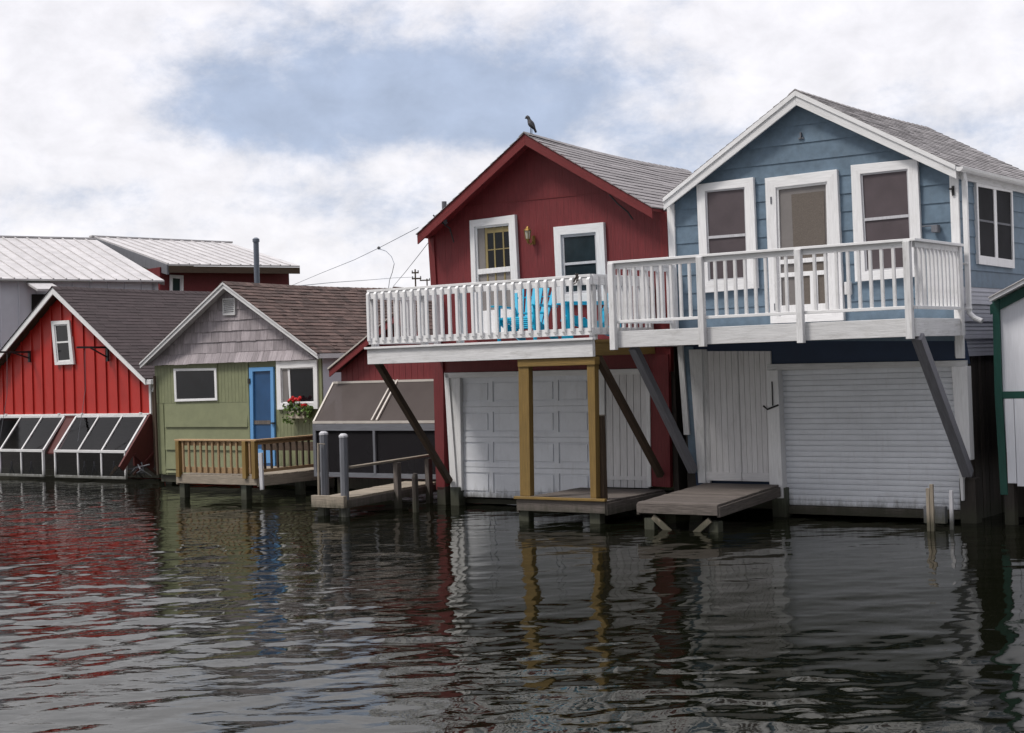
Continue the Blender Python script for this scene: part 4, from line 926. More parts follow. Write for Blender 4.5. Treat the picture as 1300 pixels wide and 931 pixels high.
# stakes in front of the roll-up door
for (x0, y0, x1, y1, w, lb, g) in ((1178, 620, 1180, 688, 1.0, 'shorter left stake of the pair in the water by the roll-up door', 1), (1182.5, 615, 1185, 686, 1.0, 'tallest stake of the three by the roll-up door', 1), (1207.5, 623, 1208, 679, .75, 'single slim grey stake at the right end of the roll-up door', 1)):
    a = FM.w((x0, y0), w); b_ = FM.w((x1, y1), w); T = Thing('stake', lb, 'stake', (b_[0], w, 0), group='stakes in the water by the roll-up door')
    P1('shaft', PALEWOOD if x0 != 1207.5 else GREYW, T, lambda b: b.beam((b_[0], w, -.5), (a[0], w, a[1]), .045, .04, (0, 1, 0)), bevel=.004)
a = FM.w((1172, 643), .6); c = FM.w((1200, 660), .6)
T = Thing('cross_plank', 'grey plank block set low in the water behind the pair of stakes', 'plank', (a[0], .6, .1)); P1('board', GREYPOST, T, lambda b: (b.box(a[0], c[0], .5, .6, .05, a[1], (1, 0, 0)), b.box(a[0] + .05, a[0] + .12, .5, .58, -.5, .08)), bevel=.005)
# ============================================================ GREEN HOUSE
WG = -1.82
def green_house():
    T = Thing('green_house', 'small sage green boathouse with grey shake gable and blue door', 'boathouse', (-6.5, WG, 0))
    F = lambda *p, w=WG: qw(list(p), w)
    wl = FM.w((200, 520), WG)[0]; wr = FM.w((410, 500), WG)[0]
    tl, tr = FM.w((197, 462), WG), FM.w((410, 453), WG)
    up = [(wl - .06, tl[1]), (wr, tl[1]), (wr, .2), (wl + .1, .2)]
    zmid = FM.w(T2(120, 517), WG)[1]
    # lower lap boards (left), grooved sheet elsewhere
    P1('wall', GREEN, T, lambda b: b.prism(up, WG - .12, WG - .004))
    def grooves(b, u0, u1, z0, z1):
        u = u0
        while u < u1 - .03: b.prism([(u, z0), (min(u + .094, u1), z0), (min(u + .094, u1), z1), (u, z1)], WG - .02, WG + .006, (0, 0, 1), (.5, random.random(), 0)); u += .1
    e = T2
    uw = FM.w(e(320, 450), WG)[0]; ud = FM.w(e(437, 600), WG)[0]; uz = FM.w(e(322, 450), WG)[0]
    u2 = FM.w(e(545, 600), WG)[0]
    P1('siding', GREEN, T, lambda b: (grooves(b, wl - .05, uw, zmid, tl[1] - .02), grooves(b, uw + .015, ud, zmid, tl[1] - .02), grooves(b, u2, wr - .04, .25, tl[1] - .02)), label='vertical grooved sage siding')
    lz = [FM.w(e(300, y), WG)[1] for y in (607, 695, 770)]
    uL2 = FM.w(e(122, 600), WG)[0]
    def laps(b): lap(b, [(uL2, .25), (ud, .25), (ud, zmid - .004), (uL2, zmid - .004)], lz, WG, .035, .03)
    P1('siding', GREEN, T, laps, label='wide horizontal sage boards below the window')
    P1('siding', GREEN, T, lambda b: b.prism([(wl - .02, .22), (uL2 - .03, .22), (uL2 - .06, zmid - .01), (wl - .04, zmid - .01)], WG - .02, WG + .012))
    for args in ((uw - .005, uw + .02, WG, WG + .02, zmid, tl[1] - .01), (ud, ud + .05, WG, WG + .02, .25, tl[1] - .01), (wr - .09, wr, WG, WG + .03, .25, tl[1] - .01)): P1('trim', GREEN, T, lambda b: b.box(*args))
    P1('side_wall', TINW, T, lambda b: b.box(wr - .08, wr + .01, WG - 6.8, WG - .01, .3, tr[1] + .02), label='pale grey side wall')
    P1('side_wall', GREEN, T, lambda b: b.box(wl - .06, wl + .02, WG - 6.8, WG - .1, .3, tl[1]))
    # gable of shakes
    WFg = WG + .26
    Lp, Pk, Rp = FM.w(T2(22, 364), WFg), FM.w(T2(340, 55), WFg), FM.w(T2(700, 326), WFg)
    gable_roof(T, WFg, WG - 6.9, Lp, Pk, Rp, .06, SH_GREEN, WHITEW, WHITEW, .115, expo=.135, tabw=.20, sag=.05, stab=.014, jit=.5, step=True)
    gl, gp, gr = FM.w(T2(60, 374), WG), FM.w(T2(352, 88), WG), FM.w(T2(705, 345), WG)
    tri = [gl, (gr[0], gr[1] - .02), gp]
    P1('back_wall', GREEN, T, lambda b: b.prism([(wl, .3), (wr, .3), (wr, tl[1]), (gp[0], gp[1]), (wl, tl[1])], WG - 6.85, WG - 6.75))
    mb = MB(); mb.prism(tri, WG - .1, WG - .01)
    ys = [100, 158, 204, 238, 276, 322]
    zc = [gl[1] - .005 + k * .218 for k in range(0, 9)]
    for k in range(8):
        z0, z1 = zc[k], zc[k + 1] + .03; x = gl[0] - random.random() * .15; flare = .11 if k == 0 else .022
        while x < gr[0]:
            wd = random.uniform(.12, .27); q = clip(clip(clip(tri, -1, 0, -x), 1, 0, x + wd - .006), 0, -1, -z0); q = clip(q, 0, 1, z1) if len(q) > 2 else q
            dz = random.uniform(-.006, .006); 
            if len(q) > 2:
                r = (random.random(), random.random(), random.random())
                q = [(p[0], p[1] + (dz if p[1] < z0 + .01 else 0)) for p in q]
                a = sum(q[i][0] * q[(i + 1) % len(q)][1] - q[(i + 1) % len(q)][0] * q[i][1] for i in range(len(q)))
                if a < 0: q = q[::-1]
                Fp = [(p[0], WG + .008 + flare * max(0, 1 - (p[1] - z0) / (z1 - z0)), p[1]) for p in q]; Kp = [(p[0], WG - .02, p[1]) for p in q]
                mb.face(Fp, r, (0, 0, 1))
                for i in range(len(q)): j = (i + 1) % len(q); mb.face([Fp[i], Kp[i], Kp[j], Fp[j]], r, (0, 0, 1))
            x += wd
    part('gable_shakes', mb, SHAKE, T)
    v = F(*zz(T2, 345, 118, 392, 115, 393, 180, 347, 182))
    vf = P1('gable_vent', WHITEW, T, lambda b: frame_ring(b, v, inset(v, .03), WG, WG + .06))
    def louv(b):
        vi = inset(v, .03)
        for i in range(7):
            t = (i + .5) / 7; p, q = ln(vi[0], vi[3], t), ln(vi[1], vi[2], t); b.beam((p[0], WG + .035, p[1]), (q[0], WG + .035, q[1]), .05, .01, (0, 1, 1.2))
    P1('louvre', WHITEW, T, louv, vf)
    # windows + door
    o = F(*zz(T2, 155, 385, 318, 382, 322, 506, 160, 511)); i = F(*zz(T2, 162, 392, 311, 389, 315, 499, 166, 503))
    window(T, WG + .006, o, i, PANE, sash=.012, depth=.03)
    o = F(*zz(T2, 550, 357, 706, 350, 709, 538, 554, 541)); i = F(*zz(T2, 567, 384, 691, 379, 694, 513, 570, 516))
    wn = window(T, WG + .006, o, i, PANE, sash=.02, depth=.06)
    cu = F(*zz(T2, 572, 388, 590, 388, 594, 512, 574, 512)); P1('curtain', CURT, T, lambda b: b.prism(cu, WG + .01, WG + .03), wn)
    cu2 = F(*zz(T2, 590, 388, 598, 388, 603, 512, 597, 512)); P1('curtain', WHITEW, T, lambda b: b.prism(cu2, WG + .01, WG + .032), wn, label='pale curtain edge')
    o = F(*zz(T2, 445, 381, 537, 378, 545, 765, 453, 765)); i = F(*zz(T2, 459, 396, 526, 393, 531, 765, 464, 765))
    zdk = .42; o[2] = (o[2][0], zdk); o[3] = (o[3][0], zdk); i[2] = (i[2][0], zdk + .01); i[3] = (i[3][0], zdk + .01)
    mb = MB(); frame_ring(mb, o, i, WG, WG + .05); df = part('door_frame', mb, SKYB, T, bevel=.004)
    def dbars(b):
        b.prism([ln(i[0], i[3], .52), ln(i[1], i[2], .52), ln(i[1], i[2], .56), ln(i[0], i[3], .56)], WG + .0, WG + .028)
    P1('screen_door', DBLUE, T, lambda b: b.prism(i, WG - .01, WG + .012), df)
    P1('door_rail', GREYWOOD, T, dbars, df)
    P1('kick_panel', SKYB, T, lambda b: b.prism([ln(ln(i[0], i[1], .2), ln(i[3], i[2], .2), .82), ln(ln(i[0], i[1], .9), ln(i[3], i[2], .9), .82), ln(ln(i[0], i[1], .9), ln(i[3], i[2], .9), .97), ln(ln(i[0], i[1], .2), ln(i[3], i[2], .2), .97)], WG, WG + .02), df)
    p = FM.w(T2(447, 432), WG); P1('hinge', BLACK, T, lambda b: b.box(p[0] - .03, p[0] + .03, WG + .05, WG + .07, p[1] - .05, p[1] + .05), df)
    p = FM.w(T2(535, 592), WG); P1('door_handle', BLACK, T, lambda b: b.box(p[0] - .02, p[0] + .07, WG + .04, WG + .09, p[1] - .015, p[1] + .015), df)
    # downpipe + base
    P1('downpipe', BROWNW, T, lambda b: b.tube([(wl - .0, WG + .06, 2.3), (wl + .02, WG + .06, .6), (wl + .03, WG + .06, .2)], .03, 8))
    P1('eave_board', WHITEW, T, lambda b: b.box(Rp[0] - .03, Rp[0] + .02, WG - 6.85, WFg - .04, Rp[1] - .1, Rp[1] - .01, (0, 1, 0)))
    for uu in (wl + .15, (wl + wr) / 2, wr - .15): P1('pile', DARKW, T, lambda b: b.box(uu - .1, uu + .1, WG - .3, WG - .12, -.6, .3, (0, 0, 1)))
    P1('floor_beam', DARKW, T, lambda b: b.box(wl, wr, WG - .25, WG - .05, .05, .24, (1, 0, 0)))
    return T
GT = green_house()
def flowerbox():
    a, c = FM.w(T2(602, 546), WG + .1), FM.w(T2(663, 574), WG + .1)
    T = Thing('flower_box', 'planter box of red geraniums under the white window of the green house', 'flower box', ((a[0] + c[0]) / 2, WG + .03, c[1]))
    P1('box', TERRA, T, lambda b: (b.box(a[0], c[0], WG + .01, WG + .2, c[1], a[1], (1, 0, 0))), bevel=.005)
    def leaves(b):
        for i in range(420):
            t = random.random(); cu = a[0] - .12 + (c[0] - a[0] + .26) * t; spill = random.random()
            z = a[1] + random.uniform(-.02, .2) * (1 - abs(t - .35)) if spill > .45 else a[1] - random.uniform(0, .26) * (1 if (t < .3 or t > .8) else .35)
            w = WG + (.02 if False else .06) + random.uniform(0, .2); s = random.uniform(.018, .04)
            n1 = Vector((random.uniform(-1, 1), random.uniform(-.5, 1), random.uniform(-.3, 1))).normalized(); x = n1.orthogonal().normalized(); y = n1.cross(x); o = Vector((cu, w, z)); r = (random.random(),) * 3
            b.face([tuple(o + x * s), tuple(o + (x * .4 + y) * s * .8), tuple(o + (-x * .6 + y * .6) * s), tuple(o - x * s * .9), tuple(o - y * s * .8)], r)
    P1('foliage', LEAF, T, leaves)
    def pet(b):
        for (x, y) in ((597, 505), (606, 497), (616, 502), (633, 497), (645, 527), (638, 526), (607, 508), (628, 503), (592, 510), (652, 524)):
            q = FM.w(T2(x, y), WG + .16)
            for j in range(16):
                n1 = Vector((random.gauss(0, 1), random.gauss(0, 1), random.gauss(0, 1))).normalized(); o = Vector((q[0], WG + .16, q[1])) + n1 * .03; x_ = n1.orthogonal().normalized(); y_ = n1.cross(x_); r = (random.random(),) * 3
                b.face([tuple(o + x_ * .03), tuple(o + y_ * .03), tuple(o - x_ * .03), tuple(o - y_ * .03)], r)
    P1('blooms', PETAL, T, pet)
flowerbox()
def green_deck():
    wF = .4; uL = FM.w((228, 600), wF)[0]; uR_ = FM.w((327, 610), wF)[0]; zd = .44
    zr = FM.w((228, 557.7), wF)[1]
    T = dock('wooden_deck', 'small deck with tan picket railing in front of the green house', [(uL - .08, wF), (uR_, wF), (uR_, WG + .05), (uL - .08, WG + .05)], zd, zd, PALEWOOD, PALEWOOD, along='w', boards=16, rim=.16)
    for x, w in ((uL + .02, wF - .1), (FM.w((313, 630), wF - .1)[0], wF - .1), (uR_ - .1, -.8)): P1('leg', WETWOOD, T, lambda b: b.box(x - .07, x + .07, w - .07, w + .07, -.7, zd - .05, (0, 0, 1)), bevel=.01)
    rl = P1('railing', TREATED2, T, lambda b: (b.box(uL - .06, uR_ + .04, wF - .07, wF + .06, zr - .03, zr, (1, 0, 0)), b.box(uR_ - .07, uR_ + .05, WG + .1, wF - .07, zr - .03, zr, (0, 1, 0)),
        b.box(uL, uR_, wF - .04, wF, zr - .12, zr - .031, (1, 0, 0)), b.box(uL, uR_, wF - .04, wF + .0, zd + .03, zd + .14, (1, 0, 0)), b.box(uR_ - .04, uR_, WG + .1, wF - .05, zr - .1, zr - .031, (0, 1, 0)), b.box(uR_ - .04, uR_, WG + .1, wF - .05, zd + .05, zd + .11, (0, 1, 0))), bevel=.004)
    for x, w in ((uL + .02, wF + .03), (FM.w((313, 590), wF)[0], wF + .03), (uR_ - .03, wF + .03), (uR_ - .04, WG + .15)):
        P1('post', TREATED, T, lambda b: b.box(x - .045, x + .045, w - .05, w + .04, zd - .05, zr - .031, (0, 0, 1)), rl, bevel=.004)
    pos = [(uL + .14 + (FM.w((313, 590), wF)[0] - uL - .2) * i / 10, wF - .02, 0) for i in range(11)] + [(uR_ - .15, wF - .02, 0)]
    side = [(uR_ - .02, wF - .22 - .165 * i, 0) for i in range(11)]
    mb = MB(); mb.box(pos[0][0] - .02, pos[0][0] + .02, pos[0][1] + .021, pos[0][1] + .055, zd + .04, zr - .04, (0, 0, 1)); fb = part('baluster', mb, TREATED2, T, rl, bevel=.003); baluster_copies(fb, T, rl, pos, T.base)
    mb = MB(); mb.box(side[0][0] - .016, side[0][0] + .016, side[0][1] - .02, side[0][1] + .02, zd + .06, zr - .04, (0, 0, 1)); fb = part('baluster', mb, BROWNW, T, rl, bevel=.003); baluster_copies(fb, T, rl, side, T.base)
    P1('bench_rail', BROWNW, T, lambda b: b.box(FM.w((320, 570), -1.2)[0], uR_ - .06, -1.5, -1.46, zd + .33, zd + .5, (1, 0, 0)), rl)
    P1('corner_stake', GREYW, T, lambda b: b.prism(qw(zz(I4, 833, 295, 862, 292, 872, 598, 848, 600), wF + .1), wF + .07, wF + .11, 'long'), bevel=.004)
green_deck()
# ============================================================ SMALL RED HOUSE WITH SCREENED LEAN-TO
def small_red():
    wc = -1.1; wf = wc + .2
    T = Thing('small_red_house', 'low dark red boathouse with a screened lean-to, half hidden behind the picket balcony', 'boathouse', (-3.4, wc, 0))
    Lp = FM.w((417.6, 470), wf); Pk = FM.w((501, 399), wf); Rp = (2 * Pk[0] - Lp[0] - .05, Lp[1])
    gable_roof(T, wf, -6.2, Lp, Pk, Rp, .05, SH_GREEN, DRED, REDT, .13, expo=.135, tabw=.25, step=False)
    P1('drip_edge', ALU, T, lambda b: b.prism([(Lp[0] - .02, Lp[1] + .01), Pk, (Pk[0], Pk[1] + .025), (Lp[0] - .03, Lp[1] + .04)], wf - .02, wf + .012))
    wl, wr = Lp[0] + .12, Rp[0] - .02
    wall = [(wl, Lp[1] - .02), (Pk[0], Pk[1] - .07), (wr, Rp[1] - .02), (wr, .3), (wl, .3)]
    mb = MB(); u = wl
    while u < wr:
        pc = clip(clip(wall, -1, 0, -u), 1, 0, u + .136)
        if len(pc) > 2: mb.prism(pc, wc - .05, wc + random.uniform(0, .003), (0, 0, 1), (random.uniform(.3, .7), random.random(), 0))
        u += .142
    mb.prism(wall, wc - .06, wc - .01); part('wall', mb, RED, T)
    P1('side_wall', RED, T, lambda b: (b.box(wl, wl + .06, -6.1, wc - .05, .3, Lp[1] - .02), b.box(wr - .06, wr, -6.1, wc - .05, .3, Lp[1] - .02)))
    ws = -.5
    a0, a1 = FM.w(T3(60, 520), ws), FM.w((553, 540), ws)
    uL, uR_ = a0[0], min(a1[0], -1.66)
    zk = a0[1]; zb = FM.w(T3(60, 745), ws)[1]; zt = FM.w(T3(150, 352), wc)[1]; uT = FM.w(T3(150, 352), wc)[0]
    lt = P1('lean_to_frame', ALU, T, lambda b: (
        b.beam((uL, ws, zk), (uR_, ws, zk), .05, .045), b.beam((uT, wc + .03, zt), (uR_, wc + .03, zt), .05, .04), b.beam((uL, ws, zk), (uT, wc + .03, zt), .04, .03),
        b.beam(((uL + uR_) / 2 - .02, ws, zk + .03), ((uT + uR_) / 2 + .03, wc + .03, zt + .02), .035, .03), b.beam(((uL + uR_) / 2 + .10, ws, zk + .035), ((uT + uR_) / 2 + .13, wc + .03, zt + .02), .035, .03)), label='pale metal frame of the lean-to')
    P1('lower_frame', GREYPOST, T, lambda b: (b.box(uL, uR_, ws - .03, ws + .03, zk - .15, zk - .03, (1, 0, 0)), b.box(uL, uR_, ws - .03, ws + .03, zb - .01, zb + .07, (1, 0, 0)), b.box(uL, uL + .07, ws - .031, ws + .031, zb, zk - .03, (0, 0, 1)), b.box((uL + uR_) / 2 + .02, (uL + uR_) / 2 + .07, ws - .031, ws + .035, zb + .06, zk - .14, (0, 0, 1))), lt)
    def sloped(b):
        n = 10
        for i in range(n):
            for j in range(4):
                def pt(s, t):
                    x0 = uL + (uR_ - uL) * s; x1 = uT + (uR_ - uT) * s; sg = -.035 * math.sin(math.pi * t) * abs(math.sin(math.pi * s * 2))
                    return (x0 + (x1 - x0) * t, ws + (wc + .03 - ws) * t, zk + (zt - zk) * t + sg)
                b.face([pt(i / n, j / 4), pt((i + 1) / n, j / 4), pt((i + 1) / n, (j + 1) / 4), pt(i / n, (j + 1) / 4)], (.5,) * 3)
    P1('roof_screen', MESHT, T, sloped, lt, label='taupe sloping screen of the lean-to')
    P1('wall_screen', MESHD, T, lambda b: b.box(uL + .05, uR_ - .01, ws - .012, ws - .006, zb + .05, zk - .1), lt)
    P1('side_screen', MESHD, T, lambda b: b.face([(uL, ws, zb), (uL, wc, zb), (uL, wc, zk + .4), (uL, ws, zk)], (.5,) * 3), lt)
    def folds(b):   # sagging cloth behind the mesh
        for (x, y, x2, y2, x3, y3) in ((T3(190, 570) + T3(325, 560) + T3(320, 700)), (T3(470, 560) + T3(560, 640) + T3(480, 720))):
            P = [FM.w((x, y), ws - .1), FM.w((x2, y2), ws - .1), FM.w((x3, y3), ws - .1)]
            b.face([(P[0][0], ws - .16, P[0][1]), (P[1][0], ws - .06, P[1][1]), (P[2][0], ws - .1, P[2][1]), ((P[0][0] + P[2][0]) / 2 - .05, ws - .2, P[2][1])], (.5,) * 3)
    P1('cloth', SCREENB, T, folds, lt)
    P1('floor_beam', DARKW, T, lambda b: (b.box(uL, uR_, wc - .2, wc, .1, .3), b.box(uL, uR_, wc - .25, wc - .2, .3, 2.0)))
    for uu in (uL + .1, uR_ - .1): P1('pile', DARKW, T, lambda b: b.box(uu - .07, uu + .07, wc - .1, wc + .04, -.6, .35))
small_red()
# ============================================================ BRIGHT RED BARN
WBn = -2.75
def barn():
    T = Thing('red_barn_house', 'bright red ribbed metal boathouse with white rakes and glazed lean-to', 'boathouse', (-11.3, WBn, 0))
    wf = WBn + .3
    Pk = FM.w((66.5, 364.5), wf); Rp = FM.w(G4(737, 762), wf); Lp = (2 * Pk[0] - Rp[0], Rp[1])
    gable_roof(T, wf, WBn - 8.2, Lp, Pk, Rp, .10, SH_BARN, BROWNW, WHITE, .15, expo=.13, tabw=.32, sag=.04, stab=.008, step=False)
    wr = FM.w(G4(768, 800), WBn)[0]; wl = 2 * Pk[0] - wr - .2; zb = FM.w((100, 525.5), WBn)[1]
    hk = Rp[1] + .01
    sl = (Pk[1] - Rp[1]) / (Rp[0] - Pk[0])
    pk = (Pk[0] + .02, Pk[1] - .1)
    wall = [(wl, zb), (wr, zb), (wr, pk[1] - sl * (wr - pk[0])), pk, (wl, pk[1] - sl * (pk[0] - wl))]
    mb = MB(); mb.prism(wall, WBn - .1, WBn - .01)
    u = wl + .05; k = 0
    while u < wr:
        pc = clip(clip(wall, -1, 0, -u), 1, 0, min(wr, u + .345))
        if len(pc) > 2: mb.prism(pc, WBn - .02, WBn + .004, (0, 0, 1), (random.uniform(.3, .7), .5, 0))
        pc = clip(clip(wall, -1, 0, -(u + .345)), 1, 0, min(wr, u + .39))
        if len(pc) > 2: mb.prism(pc, WBn - .02, WBn + .038, (0, 0, 1), (.5, .5, 0))
        u += .385
    part('wall', mb, BARN, T, bevel=.004)
    P1('side_wall', BARN, T, lambda b: b.box(wr - .08, wr - .01, WBn - 8, WBn - .1, .3, wall[2][1]))
    P1('side_wall', BARN, T, lambda b: b.box(wl, wl + .08, WBn - 8, WBn - .1, .3, wall[2][1]))
    P1('corner_board', WHITEW, T, lambda b: b.box(wr - .03, wr + .03, WBn - .05, WBn + .05, zb - .02, wall[2][1] - .02, (0, 0, 1)), bevel=.004)
    P1('base_trim', WHITE, T, lambda b: b.box(wl, wr + .03, WBn, WBn + .06, zb - .045, zb + .0, (1, 0, 0)), bevel=.004)
    P1('gutter_end', WHITEW, T, lambda b: (b.box(Rp[0] - .02, Rp[0] + .16, wf - .3, wf - .02, Rp[1] - .14, Rp[1] - .03), b.tube([(Rp[0] + .12, wf - .25, Rp[1] - .1), (wr + .1, WBn + .05, Rp[1] - .3)], .035, 8)), bevel=.01)
    P1('downpipe', BROWNW, T, lambda b: b.tube([(wr + .1, WBn + .03, Rp[1] - .25), (wr + .12, WBn + .03, .3)], .04, 8))
    o = qw(zz(G4, 272, 472, 365, 467, 388, 690, 292, 695), WBn); i = qw(zz(G4, 287, 490, 354, 486, 369, 673, 303, 678), WBn)
    window(T, WBn + .03, o, i, PANE, meet=.48, sash=.03, depth=.05)
    # iron brackets
    for vx, vy0, vy1, out in ((546, 598, 676, .85), (150, 622, 680, .85)):
        a, c = FM.w(G4(vx, vy0), WBn + .05), FM.w(G4(vx + 2, vy1), WBn + .05)
        P1('iron_bracket', BLACK, T, lambda b: (b.beam((a[0], WBn + .06, a[1]), (a[0], WBn + .06, c[1]), .07, .04, (0, 1, 0)), b.beam((a[0], WBn + .06, a[1] - .03), (a[0], WBn + .06 + out, a[1] - .02), .035, .045), b.beam((a[0], WBn + .08, c[1] + .1), (a[0], WBn + .06 + out * .55, a[1] - .04), .025, .03)))
        P1('bracket_rope', GREYPOST, T, lambda b: b.tube([(a[0], WBn + out * .8, a[1] - .03), (a[0] + .0, WBn + out * .8 + .03, a[1] - 1.0), (a[0], WBn + .95, .9)], .006, 5))
    # --- lean-to: maroon plank slope, gable wing, glazed frames
    w0, w1 = WBn + .03, WBn + .68; zt = zb - .06; zk = FM.w(E4(640, 495), w1)[1]; zbt = FM.w(E4(637, 628), w1)[1]
    uRr = FM.w(E4(772, 318), w0)[0]; uLl = wl
    def slope(b):
        u = uLl
        while u < uRr - .02:
            c = min(u + .3, uRr); b.hexa([(u, w1 - .06, zk - .06), (c - .01, w1 - .06, zk - .06), (c - .01, w0, zt - .04), (u, w0, zt - .04)], [(u, w1 - .06, zk - .03), (c - .01, w1 - .06, zk - .03), (c - .01, w0, zt - .0), (u, w0, zt - .0)], (0, 1, -1)); u += .3
    lt = P1('lean_to_roof', DRED, T, lambda b: (b.box(uLl, uRr, w0 - .02, w0 + .03, zt - .08, zt + .03, (1, 0, 0)),))
    zw = FM.w(E4(660, 555), w1)[1]
    P1('lean_to_wing', DRED, T, lambda b: (b.beam((uRr, w0, zt), (uRr, w1 + .25, zk - .35), .05, .16), b.hexa([(uRr - .02, w0, .25), (uRr + .02, w0, .25), (uRr + .02, w1 - .1, .35), (uRr - .02, w1 - .1, .35)][::-1], [(uRr - .02, w0, zt), (uRr + .02, w0, zt), (uRr + .02, w1 - .1, zk + .05), (uRr - .02, w1 - .1, zk + .05)][::-1])), lt)
    P1('wing_brace', DRED, T, lambda b: (b.beam((uRr + .04, w1 - .1, .6), (uRr + .1, w0, .12), .03, .06), b.beam((uRr + .04, w0, .6), (uRr + .1, w1, .15), .03, .06)), lt)
    P1('back_boards', DARKW, T, lambda b: b.box(uLl, uRr, w0 - .3, w0 - .24, .1, zt, (1, 0, 0)), lt)  # dark backing; shade of the unlit interior is put into its colour
    f2 = [E4(395, 322), E4(750, 320), E4(638, 492), E4(288, 498)]
    tl = FM.w(f2[0], w0)[0]; trr = FM.w(f2[1], w0)[0]; wd = trr - tl
    t1r = FM.w(E4(333, 322), w0)[0]
    gap_l, gap_r = t1r, tl
    P1('plank_strip', DRED, T, lambda b: b.hexa([(gap_l, w1 - .08, zk - .08), (gap_r, w1 - .08, zk - .08), (gap_r, w0, zt - .04), (gap_l, w0, zt - .04)], [(gap_l, w1 - .08, zk - .05), (gap_r, w1 - .08, zk - .05), (gap_r, w0, zt), (gap_l, w0, zt)], (0, 1, -1)), lt)
    for us, ue in ((tl, trr), (t1r - wd, t1r), (t1r - 2 * wd - .25, t1r - wd - .25)):
        n = 3
        def fr(b):
            b.beam((us, w0 + .02, zt), (ue, w0 + .02, zt), .06, .05); b.beam((us - .02, w1, zk), (ue + .02, w1, zk), .07, .06)
            b.beam((us - .02, w1 + .0, zbt), (ue + .02, w1 + .0, zbt), .05, .06)
            for i in range(n + 1):
                u = us + (ue - us) * i / n; t = .055 if i in (0, n) else .045
                b.beam((u, w0 + .03, zt + .0), (u, w1, zk + .0), t, .045); b.beam((u, w1 + .002, zk), (u, w1 + .002, zbt), t, .045, (1, 0, 0))
            for u in (us + .2, ue - .2): b.box(u - .03, u + .03, w0, w0 + .05, zt, zt + .08)
        g = P1('glazed_frame', WHITEW, T, fr, lt, bevel=.005)
    def gl(b):
        for us, ue in ((tl, trr), (t1r - wd, t1r)):
            b.face([(us, w0 + .03, zt), (us, w1 - .002, zk), (ue, w1 - .002, zk), (ue, w0 + .03, zt)], (.5,) * 3); b.face([(us, w1 - .002, zk), (us, w1 - .002, zbt), (ue, w1 - .002, zbt), (ue, w1 - .002, zk)], (.5,) * 3)
    P1('glazing', CLEAR, T, gl, lt)
    def loops(b):
        for x in (430, 480, 580, 160, 60, 720, 700):
            q = FM.w(E4(x, 590), w1 - .3); pts = []
            for k in range(9): a = math.pi * k / 8; pts.append((q[0] + .1 * math.cos(a), w1 - .3 + .05 * math.sin(a * 2), q[1] - .1 + .3 * math.sin(a)))
            b.tube(pts, .018, 6)
    P1('hose_loop', GREYPOST, T, loops, lt)
    q = FM.w(E4(575, 595), w1 - .1); P1('plank_offcut', TREATED2, T, lambda b: b.beam((q[0] - .12, w1 - .1, q[1] - .12), (q[0] + .12, w1 - .1, q[1] + .1), .03, .07), lt)
    P1('floor_beam', DARKW, T, lambda b: b.box(uLl, uRr, w0 - .25, w0 - .15, .02, .15))
barn()
# clutter at the wing's foot
T = Thing('pipe_bundle', 'tangle of grey pipes under the maroon wing beside the green house', 'pipes', (FM.w(E4(720, 600), WBn + .6)[0], WBn + .6, .1))
def pipes(b):
    for (x, y, x2, y2) in ((645, 600, 700, 580), (660, 610, 760, 560), (690, 620, 740, 600), (700, 560, 770, 620), (640, 585, 660, 615), (715, 590, 725, 625)):
        p, q = FM.w(E4(x, y), WBn + .55), FM.w(E4(x2, y2), WBn + .4); b.tube([(p[0], WBn + .55, p[1]), ((p[0] + q[0]) / 2, WBn + .6, (p[1] + q[1]) / 2 + .04), (q[0], WBn + .4, q[1])], .018, 6)
P1('pipes', GREYPOST, T, pipes)
